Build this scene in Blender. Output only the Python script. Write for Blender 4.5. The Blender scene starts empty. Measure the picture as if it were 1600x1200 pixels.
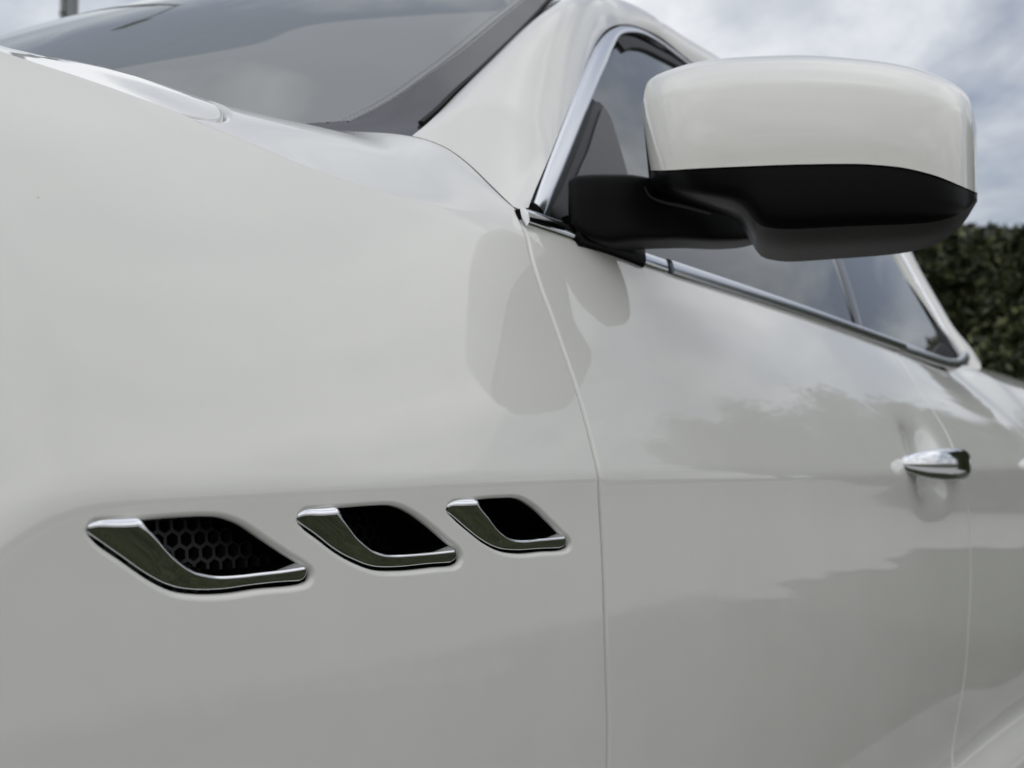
import bpy, math, random
import numpy as np
from mathutils import Vector, geometry
random.seed(7); rng = np.random.default_rng(7)
SC = bpy.context.scene
COL = SC.collection
R = math.radians

# ------------------------------------------------------------------ camera, sky, sun, exposure
CAM = np.array([0.0, -0.45, 0.78]); YAW = R(35.0); PITCH = R(3.5); F = 1800.0
cd = bpy.data.cameras.new('camera'); cam = bpy.data.objects.new('camera', cd); COL.objects.link(cam)
cd.sensor_width = 36; cd.lens = 36*F/1600; cd.clip_start = 0.02; cd.clip_end = 2000
cam.location = CAM; cam.rotation_euler = (R(90)+PITCH, 0, YAW-R(90))
cd.dof.use_dof = True; cd.dof.focus_distance = 0.72; cd.dof.aperture_fstop = 11
SC.camera = cam
SC.view_settings.view_transform = 'Standard'; SC.view_settings.look = 'None'
SC.view_settings.exposure = 0.22; SC.view_settings.gamma = 1; SC.view_settings.use_curve_mapping = False
SUN_EL, SUN_AZ = 36, 222
w = bpy.data.worlds.new('World'); SC.world = w; w.use_nodes = True
nt = w.node_tree; nt.nodes.clear(); N = nt.nodes.new; LK = nt.links.new
out = N('ShaderNodeOutputWorld'); sky = N('ShaderNodeTexSky'); sky.sky_type = 'NISHITA'; sky.sun_disc = False
sky.sun_elevation = R(SUN_EL); sky.sun_rotation = R(90-SUN_AZ)
b1 = N('ShaderNodeBackground'); b1.inputs[1].default_value = 0.09; LK(sky.outputs[0], b1.inputs[0])
tc = N('ShaderNodeTexCoord'); sx = N('ShaderNodeSeparateXYZ'); LK(tc.outputs['Generated'], sx.inputs[0])
def mth(op, a, b=None, c=None):
    n = N('ShaderNodeMath'); n.operation = op
    for i, v in enumerate((a, b, c)):
        if v is None: continue
        if isinstance(v, (int, float)): n.inputs[i].default_value = v
        else: LK(v, n.inputs[i])
    return n.outputs[0]
zz = mth('ADD', mth('MAXIMUM', sx.outputs[2], 0.0), 0.16)
cx = N('ShaderNodeCombineXYZ'); LK(mth('DIVIDE', sx.outputs[0], zz), cx.inputs[0]); LK(mth('DIVIDE', sx.outputs[1], zz), cx.inputs[1])
cx.inputs[2].default_value = 3.7
n1 = N('ShaderNodeTexNoise'); n1.inputs['Scale'].default_value = 1.7; n1.inputs['Detail'].default_value = 7; n1.inputs['Roughness'].default_value = .58; n1.inputs['Distortion'].default_value = .35
LK(cx.outputs[0], n1.inputs['Vector'])
n2 = N('ShaderNodeTexNoise'); n2.inputs['Scale'].default_value = .42; n2.inputs['Detail'].default_value = 4; LK(cx.outputs[0], n2.inputs['Vector'])
rp = N('ShaderNodeValToRGB'); LK(mth('ADD', mth('MULTIPLY', n1.outputs[0], .68), mth('MULTIPLY', n2.outputs[0], .32)), rp.inputs[0])
el = rp.color_ramp.elements
el[0].position = .40; el[0].color = (.235, .26, .32, 1); el[1].position = .61; el[1].color = (.68, .69, .70, 1)
e = el.new(.485); e.color = (.40, .42, .455, 1)
b2 = N('ShaderNodeBackground'); LK(rp.outputs[0], b2.inputs[0])
LK(mth('ADD', mth('MULTIPLY', mth('MAXIMUM', sx.outputs[2], 0.0), 1.15), .88), b2.inputs[1])      # overcast: brighter overhead
cov = N('ShaderNodeMapRange'); LK(n2.outputs[0], cov.inputs[0]); cov.inputs[1].default_value = .3; cov.inputs[2].default_value = .5; cov.inputs[3].default_value = .72; cov.inputs[4].default_value = .97
mx = N('ShaderNodeMixShader'); LK(cov.outputs[0], mx.inputs[0]); LK(b1.outputs[0], mx.inputs[1]); LK(b2.outputs[0], mx.inputs[2]); LK(mx.outputs[0], out.inputs[0])
sd = bpy.data.lights.new('sun', 'SUN'); sd.energy = 0.75; sd.angle = R(175); sd.color = (1, .95, .87)
so = bpy.data.objects.new('sun', sd); COL.objects.link(so)
sdir = Vector((math.cos(R(SUN_EL))*math.cos(R(SUN_AZ)), math.cos(R(SUN_EL))*math.sin(R(SUN_AZ)), math.sin(R(SUN_EL))))
so.rotation_euler = sdir.to_track_quat('Z', 'Y').to_euler(); so.location = (0, 0, 20)

# ------------------------------------------------------------------ materials
MATS = {}
def mat(name, col=(.5, .5, .5), rough=.5, metal=0, coat=0, coat_rough=.03, spec=.5, bump=None, var=None, ior=None):
    m = bpy.data.materials.new(name); m.use_nodes = True; t = m.node_tree; p = t.nodes['Principled BSDF']
    p.inputs['Base Color'].default_value = (*col, 1); p.inputs['Roughness'].default_value = rough
    p.inputs['Metallic'].default_value = metal; p.inputs['Coat Weight'].default_value = coat
    p.inputs['Coat Roughness'].default_value = coat_rough; p.inputs['Specular IOR Level'].default_value = spec
    if ior: p.inputs['IOR'].default_value = ior
    g = t.nodes.new('ShaderNodeNewGeometry')
    if var:                                                  # (scale, amount, detail): colour variation
        n = t.nodes.new('ShaderNodeTexNoise'); n.inputs['Scale'].default_value = var[0]; n.inputs['Detail'].default_value = var[2]
        t.links.new(g.outputs['Position'], n.inputs['Vector'])
        r = t.nodes.new('ShaderNodeValToRGB'); r.color_ramp.elements[0].position = .3; r.color_ramp.elements[1].position = .7
        r.color_ramp.elements[0].color = (*[c*(1-var[1]) for c in col], 1); r.color_ramp.elements[1].color = (*[min(1, c*(1+var[1])) for c in col], 1)
        t.links.new(n.outputs[0], r.inputs[0]); t.links.new(r.outputs[0], p.inputs['Base Color'])
    if bump:                                                 # (scale, strength, distance)
        n = t.nodes.new('ShaderNodeTexNoise'); n.inputs['Scale'].default_value = bump[0]; n.inputs['Detail'].default_value = 3
        t.links.new(g.outputs['Position'], n.inputs['Vector'])
        b = t.nodes.new('ShaderNodeBump'); b.inputs['Strength'].default_value = bump[1]; b.inputs['Distance'].default_value = bump[2]
        t.links.new(n.outputs[0], b.inputs['Height']); t.links.new(b.outputs[0], p.inputs['Normal'])
        if coat: t.links.new(b.outputs[0], p.inputs['Coat Normal'])
    MATS[name] = m
    return m
def paint_mat():
    m = mat('white_paint', (.72, .715, .67), .45, coat=1, coat_rough=.004, spec=.25, bump=(330, .06, .00012))
    t = m.node_tree; p = t.nodes['Principled BSDF']; g = t.nodes.new('ShaderNodeNewGeometry')
    v = t.nodes.new('ShaderNodeTexVoronoi'); v.inputs['Scale'].default_value = 26; v.inputs['Randomness'].default_value = 1
    t.links.new(g.outputs['Position'], v.inputs['Vector'])
    p.inputs['Coat IOR'].default_value = 1.62
    # sparse dust specks, sizes and presence varied by each cell's colour
    sp = t.nodes.new('ShaderNodeSeparateColor'); t.links.new(v.outputs['Color'], sp.inputs[0])
    def mm(op, a, b):
        n = t.nodes.new('ShaderNodeMath'); n.operation = op
        for i, q in enumerate((a, b)):
            if isinstance(q, (int, float)): n.inputs[i].default_value = q
            else: t.links.new(q, n.inputs[i])
        return n.outputs[0]
    near = mm('LESS_THAN', v.outputs['Distance'], mm('MULTIPLY', sp.outputs[0], .022))
    keep = mm('GREATER_THAN', sp.outputs[1], .72)
    fac = mm('MULTIPLY', mm('MULTIPLY', near, keep), .62)
    n = t.nodes.new('ShaderNodeTexNoise'); n.inputs['Scale'].default_value = 5; n.inputs['Detail'].default_value = 8; n.inputs['Roughness'].default_value = .65
    t.links.new(g.outputs['Position'], n.inputs['Vector'])
    r = t.nodes.new('ShaderNodeValToRGB'); r.color_ramp.elements[0].position = .35; r.color_ramp.elements[1].position = .65
    r.color_ramp.elements[0].color = (.695, .686, .632, 1); r.color_ramp.elements[1].color = (.728, .720, .668, 1)
    t.links.new(n.outputs[0], r.inputs[0])
    mx = t.nodes.new('ShaderNodeMixRGB'); t.links.new(fac, mx.inputs[0]); t.links.new(r.outputs[0], mx.inputs[1]); mx.inputs[2].default_value = (.16, .14, .11, 1)
    t.links.new(mx.outputs[0], p.inputs['Base Color'])
    return m
paint = paint_mat()
chrome = mat('chrome', (.80, .81, .83), .07, metal=1)
satin = mat('satin_chrome', (.72, .73, .76), .20, metal=1, bump=(60, .03, .001))
blackp = mat('black_plastic', (.0035, .0035, .004), .30, spec=.10, bump=(900, .12, .0002))
greyp = mat('grey_grained_plastic', (.006, .006, .006), .42, spec=.12, bump=(1500, .3, .0002))
undm = mat('underside_lit_plastic', (.026, .026, .026), .55, bump=(1500, .3, .0002))  # black housing plastic made paler, stands in for ground light reflected underneath
sailp = mat('sail_plastic', (.075, .075, .075), .55, bump=(1200, .2, .0002))
gloss = mat('gloss_black', (.01, .01, .01), .08)
rubber = mat('rubber', (.010, .010, .010), .6, spec=.25)
liner = mat('vent_liner', (.006, .006, .006), .7, spec=.1)
meshm = mat('vent_mesh', (.016, .016, .018), .45, spec=.35)
inter = mat('cabin_plastic', (.05, .05, .052), .7, var=(20, .15, 3))
leather = mat('seat_leather', (.06, .055, .05), .5)
tyrem = mat('tyre_rubber', (.02, .02, .02), .8)
alloy = mat('alloy', (.55, .56, .58), .25, metal=1)
headl = mat('headliner', (.25, .25, .24), .9)
amber = mat('lamp_lens', (.45, .05, .03), .1, coat=1)
def glass_mat(name, tint, ior, veil=.12):
    m = bpy.data.materials.new(name); m.use_nodes = True; t = m.node_tree; t.nodes.clear()
    o = t.nodes.new('ShaderNodeOutputMaterial'); tr = t.nodes.new('ShaderNodeBsdfTransparent'); tr.inputs[0].default_value = (*tint, 1)
    gl = t.nodes.new('ShaderNodeBsdfGlossy'); gl.inputs['Roughness'].default_value = .015; gl.inputs[0].default_value = (.95, .97, .98, 1)
    fr = t.nodes.new('ShaderNodeFresnel'); fr.inputs[0].default_value = ior
    df = t.nodes.new('ShaderNodeBsdfDiffuse'); df.inputs[0].default_value = (.34, .35, .32, 1)      # pale even veil, puts extra brightness into the glass
    a = t.nodes.new('ShaderNodeMixShader'); a.inputs[0].default_value = veil
    t.links.new(tr.outputs[0], a.inputs[1]); t.links.new(df.outputs[0], a.inputs[2])
    x = t.nodes.new('ShaderNodeMixShader'); t.links.new(fr.outputs[0], x.inputs[0]); t.links.new(a.outputs[0], x.inputs[1]); t.links.new(gl.outputs[0], x.inputs[2])
    t.links.new(x.outputs[0], o.inputs[0]); MATS[name] = m; return m
wglass = glass_mat('windshield_glass', (.58, .64, .60), 2.05, .44)
sglass = glass_mat('side_glass', (.09, .093, .096), 1.85)

# ------------------------------------------------------------------ helpers
ZC = 0.78
def ray(px, py):
    a = (px-800)/F; b = (600-py)/F
    f = np.array([math.cos(PITCH)*math.cos(YAW), math.cos(PITCH)*math.sin(YAW), math.sin(PITCH)])
    r = np.array([math.sin(YAW), -math.cos(YAW), 0]); u = np.cross(r, f)
    return f+a*r+b*u
def at(px, py, Y):                                           # point of the photo's ray at depth plane Y (z relative to eye height)
    d = ray(px, py); t = (Y+.45)/d[1]
    return np.array([d[0]*t, Y, d[2]*t])
def hit(px, py, G, y0=-.3, y1=1.0):                          # intersection with the surface Y = G(X, z)
    d = ray(px, py); ts = np.linspace((y0+.45)/d[1], (y1+.45)/d[1], 400)
    f = d[1]*ts-.45-G(d[0]*ts, d[2]*ts)
    k = np.where((f[:-1] < 0) & (f[1:] >= 0))[0]
    k = k[0] if len(k) else int(np.argmin(abs(f)))
    a, b = ts[k], ts[min(k+1, 399)]
    for _ in range(40):
        m = (a+b)/2
        if d[1]*m-.45-G(d[0]*m, d[2]*m) < 0: a = m
        else: b = m
    return np.array([d[0]*a, d[1]*a-.45, d[2]*a])
def pchip(xk, yk, smooth=.05, lo=-1.6, hi=4.6, step=.0025):
    xk = np.array(xk, float); yk = np.array(yk, float); o = np.argsort(xk); xk, yk = xk[o], yk[o]
    h = np.diff(xk); dl = np.diff(yk)/h; m = np.zeros_like(xk); m[0], m[-1] = dl[0], dl[-1]
    for i in range(1, len(xk)-1):
        m[i] = 0 if dl[i-1]*dl[i] <= 0 else (h[i-1]+h[i])/(h[i-1]/dl[i]+h[i]/dl[i-1])
        if dl[i-1]*dl[i] > 0: m[i] = 2*dl[i-1]*dl[i]/(dl[i-1]+dl[i])
    X = np.arange(lo, hi, step); Xc = np.clip(X, xk[0], xk[-1]); i = np.clip(np.searchsorted(xk, Xc)-1, 0, len(xk)-2)
    t = (Xc-xk[i])/h[i]
    Y = (2*t**3-3*t**2+1)*yk[i]+(t**3-2*t**2+t)*h[i]*m[i]+(-2*t**3+3*t**2)*yk[i+1]+(t**3-t**2)*h[i]*m[i+1]
    Y = Y+np.where(X < xk[0], (X-xk[0])*m[0], 0)+np.where(X > xk[-1], (X-xk[-1])*m[-1], 0)
    if smooth:
        n = int(3*smooth/step); k = np.exp(-.5*(np.arange(-n, n+1)*step/smooth)**2); k /= k.sum()
        Y = np.convolve(np.pad(Y, n, mode='reflect', reflect_type='odd'), k, 'valid')
    return lambda x: np.interp(x, X, Y)
def curve(pts, n=None, step=None, closed=False):             # Catmull-Rom through points, resampled evenly
    P = np.array(pts, float); m = len(P)
    Q = []
    rngi = range(m if closed else m-1)
    for i in rngi:
        if closed: p0, p1, p2, p3 = P[(i-1) % m], P[i], P[(i+1) % m], P[(i+2) % m]
        else:
            p1, p2 = P[i], P[i+1]; p0 = P[i-1] if i else 2*p1-p2; p3 = P[i+2] if i+2 < m else 2*p2-p1
        t0 = 0; t1 = t0+np.linalg.norm(p1-p0)**.5+1e-9; t2 = t1+np.linalg.norm(p2-p1)**.5+1e-9; t3 = t2+np.linalg.norm(p3-p2)**.5+1e-9
        for t in np.linspace(t1, t2, 14, endpoint=False):
            A1 = (t1-t)/(t1-t0)*p0+(t-t0)/(t1-t0)*p1; A2 = (t2-t)/(t2-t1)*p1+(t-t1)/(t2-t1)*p2; A3 = (t3-t)/(t3-t2)*p2+(t-t2)/(t3-t2)*p3
            B1 = (t2-t)/(t2-t0)*A1+(t-t0)/(t2-t0)*A2; B2 = (t3-t)/(t3-t1)*A2+(t-t1)/(t3-t1)*A3
            Q.append((t2-t)/(t2-t1)*B1+(t-t1)/(t2-t1)*B2)
    Q.append(P[0] if closed else P[-1]); Q = np.array(Q)
    s = np.r_[0, np.cumsum(np.linalg.norm(np.diff(Q, axis=0), axis=1))]
    if n is None: n = max(3, int(round(s[-1]/step))+1)
    ss = np.linspace(0, s[-1], n)
    O = np.stack([np.interp(ss, s, Q[:, k]) for k in range(Q.shape[1])], 1)
    return O[:-1] if closed else O
def straight(a, b, step):
    a, b = np.array(a, float), np.array(b, float); n = max(2, int(np.linalg.norm(b-a)/step)+1)
    return a+(b-a)*np.linspace(0, 1, n)[:, None]
def join(*segs):
    o = [segs[0]]
    for s in segs[1:]: o.append(s[1:] if np.linalg.norm(o[-1][-1]-s[0]) < 1e-6 else s)
    P = np.vstack(o)
    return P[:-1] if np.linalg.norm(P[0]-P[-1]) < 1e-6 else P

def link(name, me, parent=None, m=None):
    o = bpy.data.objects.new(name, me); COL.objects.link(o)
    if m: me.materials.append(m)
    if parent is not None:
        o.parent = parent
        r = parent
        off = Vector((0, 0, 0))
        while r is not None: off += r.location; r = r.parent
        o.location = -off
    return o
def mesh(name, V, Fc, m, parent=None, nrm=None, smooth=True, rel=True):
    V = np.array(V, float).copy()
    if rel: V[:, 2] += ZC
    me = bpy.data.meshes.new(name); me.from_pydata(V.tolist(), [], [tuple(int(i) for i in f) for f in Fc]); me.update()
    if smooth: me.polygons.foreach_set('use_smooth', [True]*len(me.polygons))
    if nrm is not None: me.normals_split_custom_set_from_vertices(np.array(nrm).tolist())
    return link(name, me, parent, m)
def thing(name, loc, label, cat, group=None):
    o = bpy.data.objects.new(name, None); COL.objects.link(o); o.location = loc; o['label'] = label; o['category'] = cat
    o.empty_display_size = .1
    if group: o['group'] = group
    return o
def inside(P, poly):
    x, y = P[:, 0], P[:, 1]; c = np.zeros(len(P), bool); n = len(poly); j = n-1
    for i in range(n):
        xi, yi = poly[i]; xj, yj = poly[j]
        k = ((yi > y) != (yj > y)) & (x < (xj-xi)*(y-yi)/(yj-yi+1e-15)+xi); c ^= k; j = i
    return c
def seg_dist(P, poly):
    d = np.full(len(P), 1e9); n = len(poly)
    for i in range(n):
        a = poly[i]; b = poly[(i+1) % n]; ab = b-a; L = ab@ab+1e-15
        t = np.clip(((P-a)@ab)/L, 0, 1); q = a+t[:, None]*ab
        d = np.minimum(d, np.hypot(*(P-q).T))
    return d
def frame_at(S, UV, ref, e=.004):
    P = S(UV[:, 0], UV[:, 1]); du = S(UV[:, 0]+e, UV[:, 1])-S(UV[:, 0]-e, UV[:, 1]); dv = S(UV[:, 0], UV[:, 1]+e)-S(UV[:, 0], UV[:, 1]-e)
    n = np.cross(du, dv); n /= np.linalg.norm(n, axis=1)[:, None]+1e-12
    s = np.sign(n@np.array(ref, float)); s[s == 0] = 1
    return P, n*s[:, None]
def panel(name, outline, S, ref, step, m, parent, holes=(), r=.002, depth=.012, hr=.004, hdepth=.02, mirror=False, nfix=None, fine=None, noflange=False, rfun=None):
    """A sheet cut from the surface S(u, v) by a 2D outline with holes, its edges rolled inwards."""
    outline = np.array(outline); holes = [np.array(h) for h in holes]
    def area(p): return .5*np.sum(p[:, 0]*np.roll(p[:, 1], -1)-np.roll(p[:, 0], -1)*p[:, 1])
    if area(outline) < 0: outline = outline[::-1]
    holes = [h if area(h) < 0 else h[::-1] for h in holes]
    lo, hi = outline.min(0), outline.max(0)
    g = np.stack(np.meshgrid(np.arange(lo[0], hi[0], step), np.arange(lo[1], hi[1], step), indexing='ij'), -1)
    g[:, ::2, 0] += step*.5; g = g.reshape(-1, 2)
    if fine:
        (a0, a1, c0, c1, st) = fine
        g = g[~((g[:, 0] > a0) & (g[:, 0] < a1) & (g[:, 1] > c0) & (g[:, 1] < c1))]
        g2 = np.stack(np.meshgrid(np.arange(a0, a1, st), np.arange(c0, c1, st), indexing='ij'), -1); g2[:, ::2, 0] += st*.5
        g = np.vstack([g, g2.reshape(-1, 2)])
    keep = inside(g, outline) & (seg_dist(g, outline) > .5*np.min([step, .004 if fine else step]))
    for h in holes: keep &= ~inside(g, h)
    g = g[keep]
    for h in holes: g = g[seg_dist(g, h) > .0015]
    loops = [outline]+holes; pts = [g]; edges = []; base = len(g); loopidx = []
    for L in loops:
        n = len(L); pts.append(L); edges += [(base+i, base+(i+1) % n) for i in range(n)]; loopidx.append(list(range(base, base+n))); base += n
    A = np.vstack(pts)
    vo, eo, fo, vi, ei, fi = geometry.delaunay_2d_cdt([Vector(p) for p in A], edges, [], 0, 1e-7)
    VO = np.array([tuple(v) for v in vo]); inv = {}
    for k, l in enumerate(vi):
        for q in l: inv[q] = k
    T = np.array([f for f in fo if len(f) == 3]); c = VO[T].mean(1); k = inside(c, outline)
    for h in holes: k &= ~inside(c, h)
    T = T[k]
    P, Nn = frame_at(S, VO, ref)
    if nfix is not None: Nn = nfix(VO, P, Nn)
    # orientation
    fn = np.cross(P[T[:, 1]]-P[T[:, 0]], P[T[:, 2]]-P[T[:, 0]])
    fl = np.einsum('ij,ij->i', fn, Nn[T[:, 0]]) < 0; T[fl] = T[fl][:, ::-1]
    V = [P]; NN = [Nn]; FF = [tuple(t) for t in T]; nb = len(P)
    if not noflange:
        for li, idx in enumerate(loopidx):
            ids = [inv[i] for i in idx]; n = len(ids); p = P[ids]; nn = Nn[ids]
            tg = np.roll(p, -1, 0)-np.roll(p, 1, 0); tg /= np.linalg.norm(tg, axis=1)[:, None]+1e-12
            L = loops[li]
            b = np.cross(tg, nn); b /= np.linalg.norm(b, axis=1)[:, None]+1e-12
            # outward test in 2D: step along b should leave the polygon
            t2 = np.roll(L, -1, 0)-np.roll(L, 1, 0); o2 = np.stack([t2[:, 1], -t2[:, 0]], 1); o2 /= np.linalg.norm(o2, axis=1)[:, None]+1e-12
            q = S(L[:, 0]+o2[:, 0]*.002, L[:, 1]+o2[:, 1]*.002)-S(L[:, 0], L[:, 1])
            if np.sum(np.einsum('ij,ij->i', q, b)) < 0: b = -b
            rr = r if li == 0 else hr; dd = depth if li == 0 else hdepth
            prev = ids
            rr = np.full(n, rr) if rfun is None or li else rfun(p); rr = rr[:, None]
            for ph in (25, 50, 75, 90, None):
                if ph is None: pos = p+b*rr-nn*(rr+dd); no = b
                else: a = R(ph); pos = p+b*rr*math.sin(a)-nn*rr*(1-math.cos(a)); no = nn*math.cos(a)+b*math.sin(a)
                V.append(pos); NN.append(no); cur = list(range(nb, nb+n)); nb += n
                for i in range(n):
                    j = (i+1) % n; f = (prev[i], prev[j], cur[j], cur[i])
                    FF.append(f)
                prev = cur
    V = np.vstack(V); NN = np.vstack(NN)
    out_f = []
    for f in FF:
        a, bb, cc = V[f[0]], V[f[1]], V[f[2]]; fnn = np.cross(bb-a, cc-a)
        out_f.append(f if fnn@(NN[f[0]]+NN[f[2]]) >= 0 else f[::-1])
    if mirror: V = V.copy(); V[:, 1] = 1.9-V[:, 1]; NN = NN*np.array([1, -1, 1]); out_f = [f[::-1] for f in out_f]
    return mesh(name, V, out_f, m, parent, NN)
def grid_surface(name, P, m, parent, wrap_u=False, wrap_v=False, flip=False, two=False):
    """P[i, j] grid of points to quads."""
    a, b = P.shape[:2]; V = P.reshape(-1, 3); Fq = []
    for i in range(a if wrap_u else a-1):
        for j in range(b if wrap_v else b-1):
            i2, j2 = (i+1) % a, (j+1) % b; f = (i*b+j, i2*b+j, i2*b+j2, i*b+j2); Fq.append(f[::-1] if flip else f)
    return mesh(name, V, Fq, m, parent)
def sweep(name, path, nrm, prof, m, parent, closed=False, cap=True):
    """Profile (side, out) points swept on a 3D path; nrm = surface normals along it."""
    path = np.array(path); n = len(path)
    if closed: tg = np.roll(path, -1, 0)-np.roll(path, 1, 0)
    else: tg = np.gradient(path, axis=0)
    tg /= np.linalg.norm(tg, axis=1)[:, None]; nn = np.array(nrm); nn = nn-tg*np.einsum('ij,ij->i', nn, tg)[:, None]; nn /= np.linalg.norm(nn, axis=1)[:, None]
    s = np.cross(nn, tg); prof = np.array(prof); k = len(prof)
    P = path[:, None]+s[:, None]*prof[None, :, :1]+nn[:, None]*prof[None, :, 1:2]
    V = P.reshape(-1, 3); Fq = []
    for i in range(n if closed else n-1):
        for j in range(k):
            i2, j2 = (i+1) % n, (j+1) % k; Fq.append((i*k+j, i2*k+j, i2*k+j2, i*k+j2))
    if cap and not closed: Fq += [tuple(range(k))[::-1], tuple((n-1)*k+j for j in range(k))]
    o = mesh(name, V, Fq, m, parent)
    import bmesh
    bm = bmesh.new(); bm.from_mesh(o.data); bmesh.ops.recalc_face_normals(bm, faces=bm.faces); bm.to_mesh(o.data); bm.free()
    md = o.modifiers.new('es', 'EDGE_SPLIT'); md.split_angle = R(40)
    return o
def rprof(wd, ht, base=0, k=5, r=.3):                        # rounded-top strip profile
    P = [(-wd/2, base)]; rr = min(ht, wd/2)*r
    for i in range(k): a = math.pi-(i/(k-1))*math.pi/2; P.append((-wd/2+rr+rr*math.cos(a), base+ht-rr+rr*math.sin(a)))
    for i in range(k): a = math.pi/2-(i/(k-1))*math.pi/2; P.append((wd/2-rr+rr*math.cos(a), base+ht-rr+rr*math.sin(a)))
    P.append((wd/2, base)); return P
def box(name, c, s, m, parent, bev=.01, rot=0, rel=False):
    import bmesh
    bm = bmesh.new(); bmesh.ops.create_cube(bm, size=1)
    for v in bm.verts: v.co = Vector((v.co.x*s[0], v.co.y*s[1], v.co.z*s[2]))
    if bev: bmesh.ops.bevel(bm, geom=bm.edges[:], offset=bev, segments=3, profile=.6, affect='EDGES')
    from mathutils import Matrix
    bmesh.ops.rotate(bm, verts=bm.verts, matrix=Matrix.Rotation(rot, 3, 'Y'))
    bmesh.ops.translate(bm, verts=bm.verts, vec=Vector(c)); me = bpy.data.meshes.new(name); bm.to_mesh(me); bm.free()
    me.polygons.foreach_set('use_smooth', [bev > .03]*len(me.polygons))
    return link(name, me, parent, m)
def lathe(name, prof, m, parent, c, axis='Y', n=48):
    P = []
    for i in range(n):
        a = 2*math.pi*i/n
        for (r_, h) in prof:
            P.append((c[0]+r_*math.cos(a), c[1]+h, c[2]+r_*math.sin(a)) if axis == 'Y' else (c[0]+r_*math.cos(a), c[1]+r_*math.sin(a), c[2]+h))
    k = len(prof); Fq = [(i*k+j, ((i+1) % n)*k+j, ((i+1) % n)*k+j+1, i*k+j+1) for i in range(n) for j in range(k-1)]
    return mesh(name, P, Fq, m, parent, rel=False)

# ------------------------------------------------------------------ car body surfaces (z relative to eye height)
rid = [at(0, 83, .125), at(120, 121, .125), at(292, 186, .120), at(350, 207, .115), at(500, 268, .10), at(640, 311, .089), at(720, 329, .084), at(790, 324, .080), at(822, 319, .079)]
belt = [at(900, 381, .078), at(1000, 416, .078), at(1250, 498, .085), at(1400, 551, .10), at(1500, 588, .125)]
front = [np.array(q) for q in ((-1.05, .60, -.02), (-.9, .34, .08), (-.6, .18, .17), (-.25, .13, .225), (.1, .122, .238))]
rear = [np.array(q) for q in ((2.42, .10, .158), (2.6, .075, .143), (3.0, .06, .135), (3.4, .10, .13), (3.7, .22, .12), (3.85, .45, .11))]
top = front+rid+belt+rear
YT = pchip([p[0] for p in top], [p[1] for p in top], .03); ZT = pchip([p[0] for p in top], [p[2] for p in top], .016)
_st = [p for p in top if not (.68 < p[0] < .84)]+[np.array((.76, .080, .1875))]
ZS = pchip([p[0] for p in _st], [p[2] for p in _st], .05); YTS = pchip([p[0] for p in _st], [p[1] for p in _st], .07)
Y0 = pchip([-1.05, -.9, -.6, -.18, .2, .75, 1.3, 1.9, 2.3, 2.8, 3.3, 3.6, 3.85], [.52, .27, .08, .006, .012, -.003, -.014, -.018, -.03, -.04, .0, .10, .40], .07)
ZCR = pchip([-1, 0.0, .2, .265, .285, .305, .33, .8, 1.5, 2.2, 3.8], [-.16, -.14, -.085, -.048, -.032, -.0225, -.0185, -.0165, -.024, -.022, -.01], .010)
WCR = pchip([-1, .1, .26, .33, .6, 1.5, 3.8], [.05, .02, .007, .003, .0022, .0022, .006], .03)
def sp(x, w_): return w_*np.logaddexp(0, x/w_)
POCKET = (1.612, -.010)
def GSIDE(X, z):
    X, z = np.asarray(X, float), np.asarray(z, float)
    y0, yt, zt, zc, wd = Y0(X), YTS(X), ZS(X), ZCR(X), WCR(X)
    up = sp(z-zc, wd); lo = sp(zc-z, wd); t = up/(zt-zc); dy = yt-y0
    y = y0+dy*(.64*t+.36*t**2)+.0026*(1-np.exp(-lo/.020))+.004*lo+.20*lo**2-.055/(1+np.exp(-(lo-.475)/.016))
    # shallow pocket behind the door handle
    y = y+.020*np.exp(-(((X-POCKET[0]-.02)/.060)**2)**1.5-(((z-POCKET[1])/.046)**2)**1.5)
    return y
def YT(X): return GSIDE(X, ZT(X))
def SIDE(u, v): return np.stack([u, GSIDE(u, v), v], -1)
DT = pchip([-1, .34, .39, .46, .54, .62, .777, .9], [.075, .075, .08, .10, .100, .106, .108, .11], .015)
ST = pchip([-1, .30, .387, .46, .53, .65, .71, .777, .9], [.44, .47, .51, .66, .76, .86, .88, .93, 1.0], .015)
def GTOP(X, Y):
    X, Y = np.asarray(X, float), np.asarray(Y, float); Y = np.where(Y > .95, 1.9-Y, Y)
    d = np.maximum(Y-YT(X), 0); dc = DT(X)
    return ZT(X)+ST(X)*d/(1+(d/dc)**3)**(1/3)+.035*(1-np.exp(-(d/.5)**2))
def TOP(u, v): return np.stack([u, v, GTOP(u, v)], -1)
_b = [np.array((.6, .080, .191)), np.array((.777, .078, .1885))]+belt+[np.array((2.8, .152, .145))]
ZB = pchip([p[0] for p in _b], [p[2] for p in _b], .03); YB = pchip([p[0] for p in _b], [p[1] for p in _b], .03)
def GGLASS(X, z):
    d = np.asarray(z)-ZB(X)
    return YB(X)+.012+.42*d+.28*d*np.abs(d)
def GLASS(u, v): return np.stack([u, GGLASS(u, v), v], -1)
def pix(pts, G): return np.array([hit(a, b, G) for a, b in pts])
def pix2(pts, G): return pix(pts, G)[:, [0, 2]]

car = thing('car', (1.4, .95, 0), 'white four-door car seen close along its side, three chrome-trimmed slots behind its front wheel', 'car')

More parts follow.
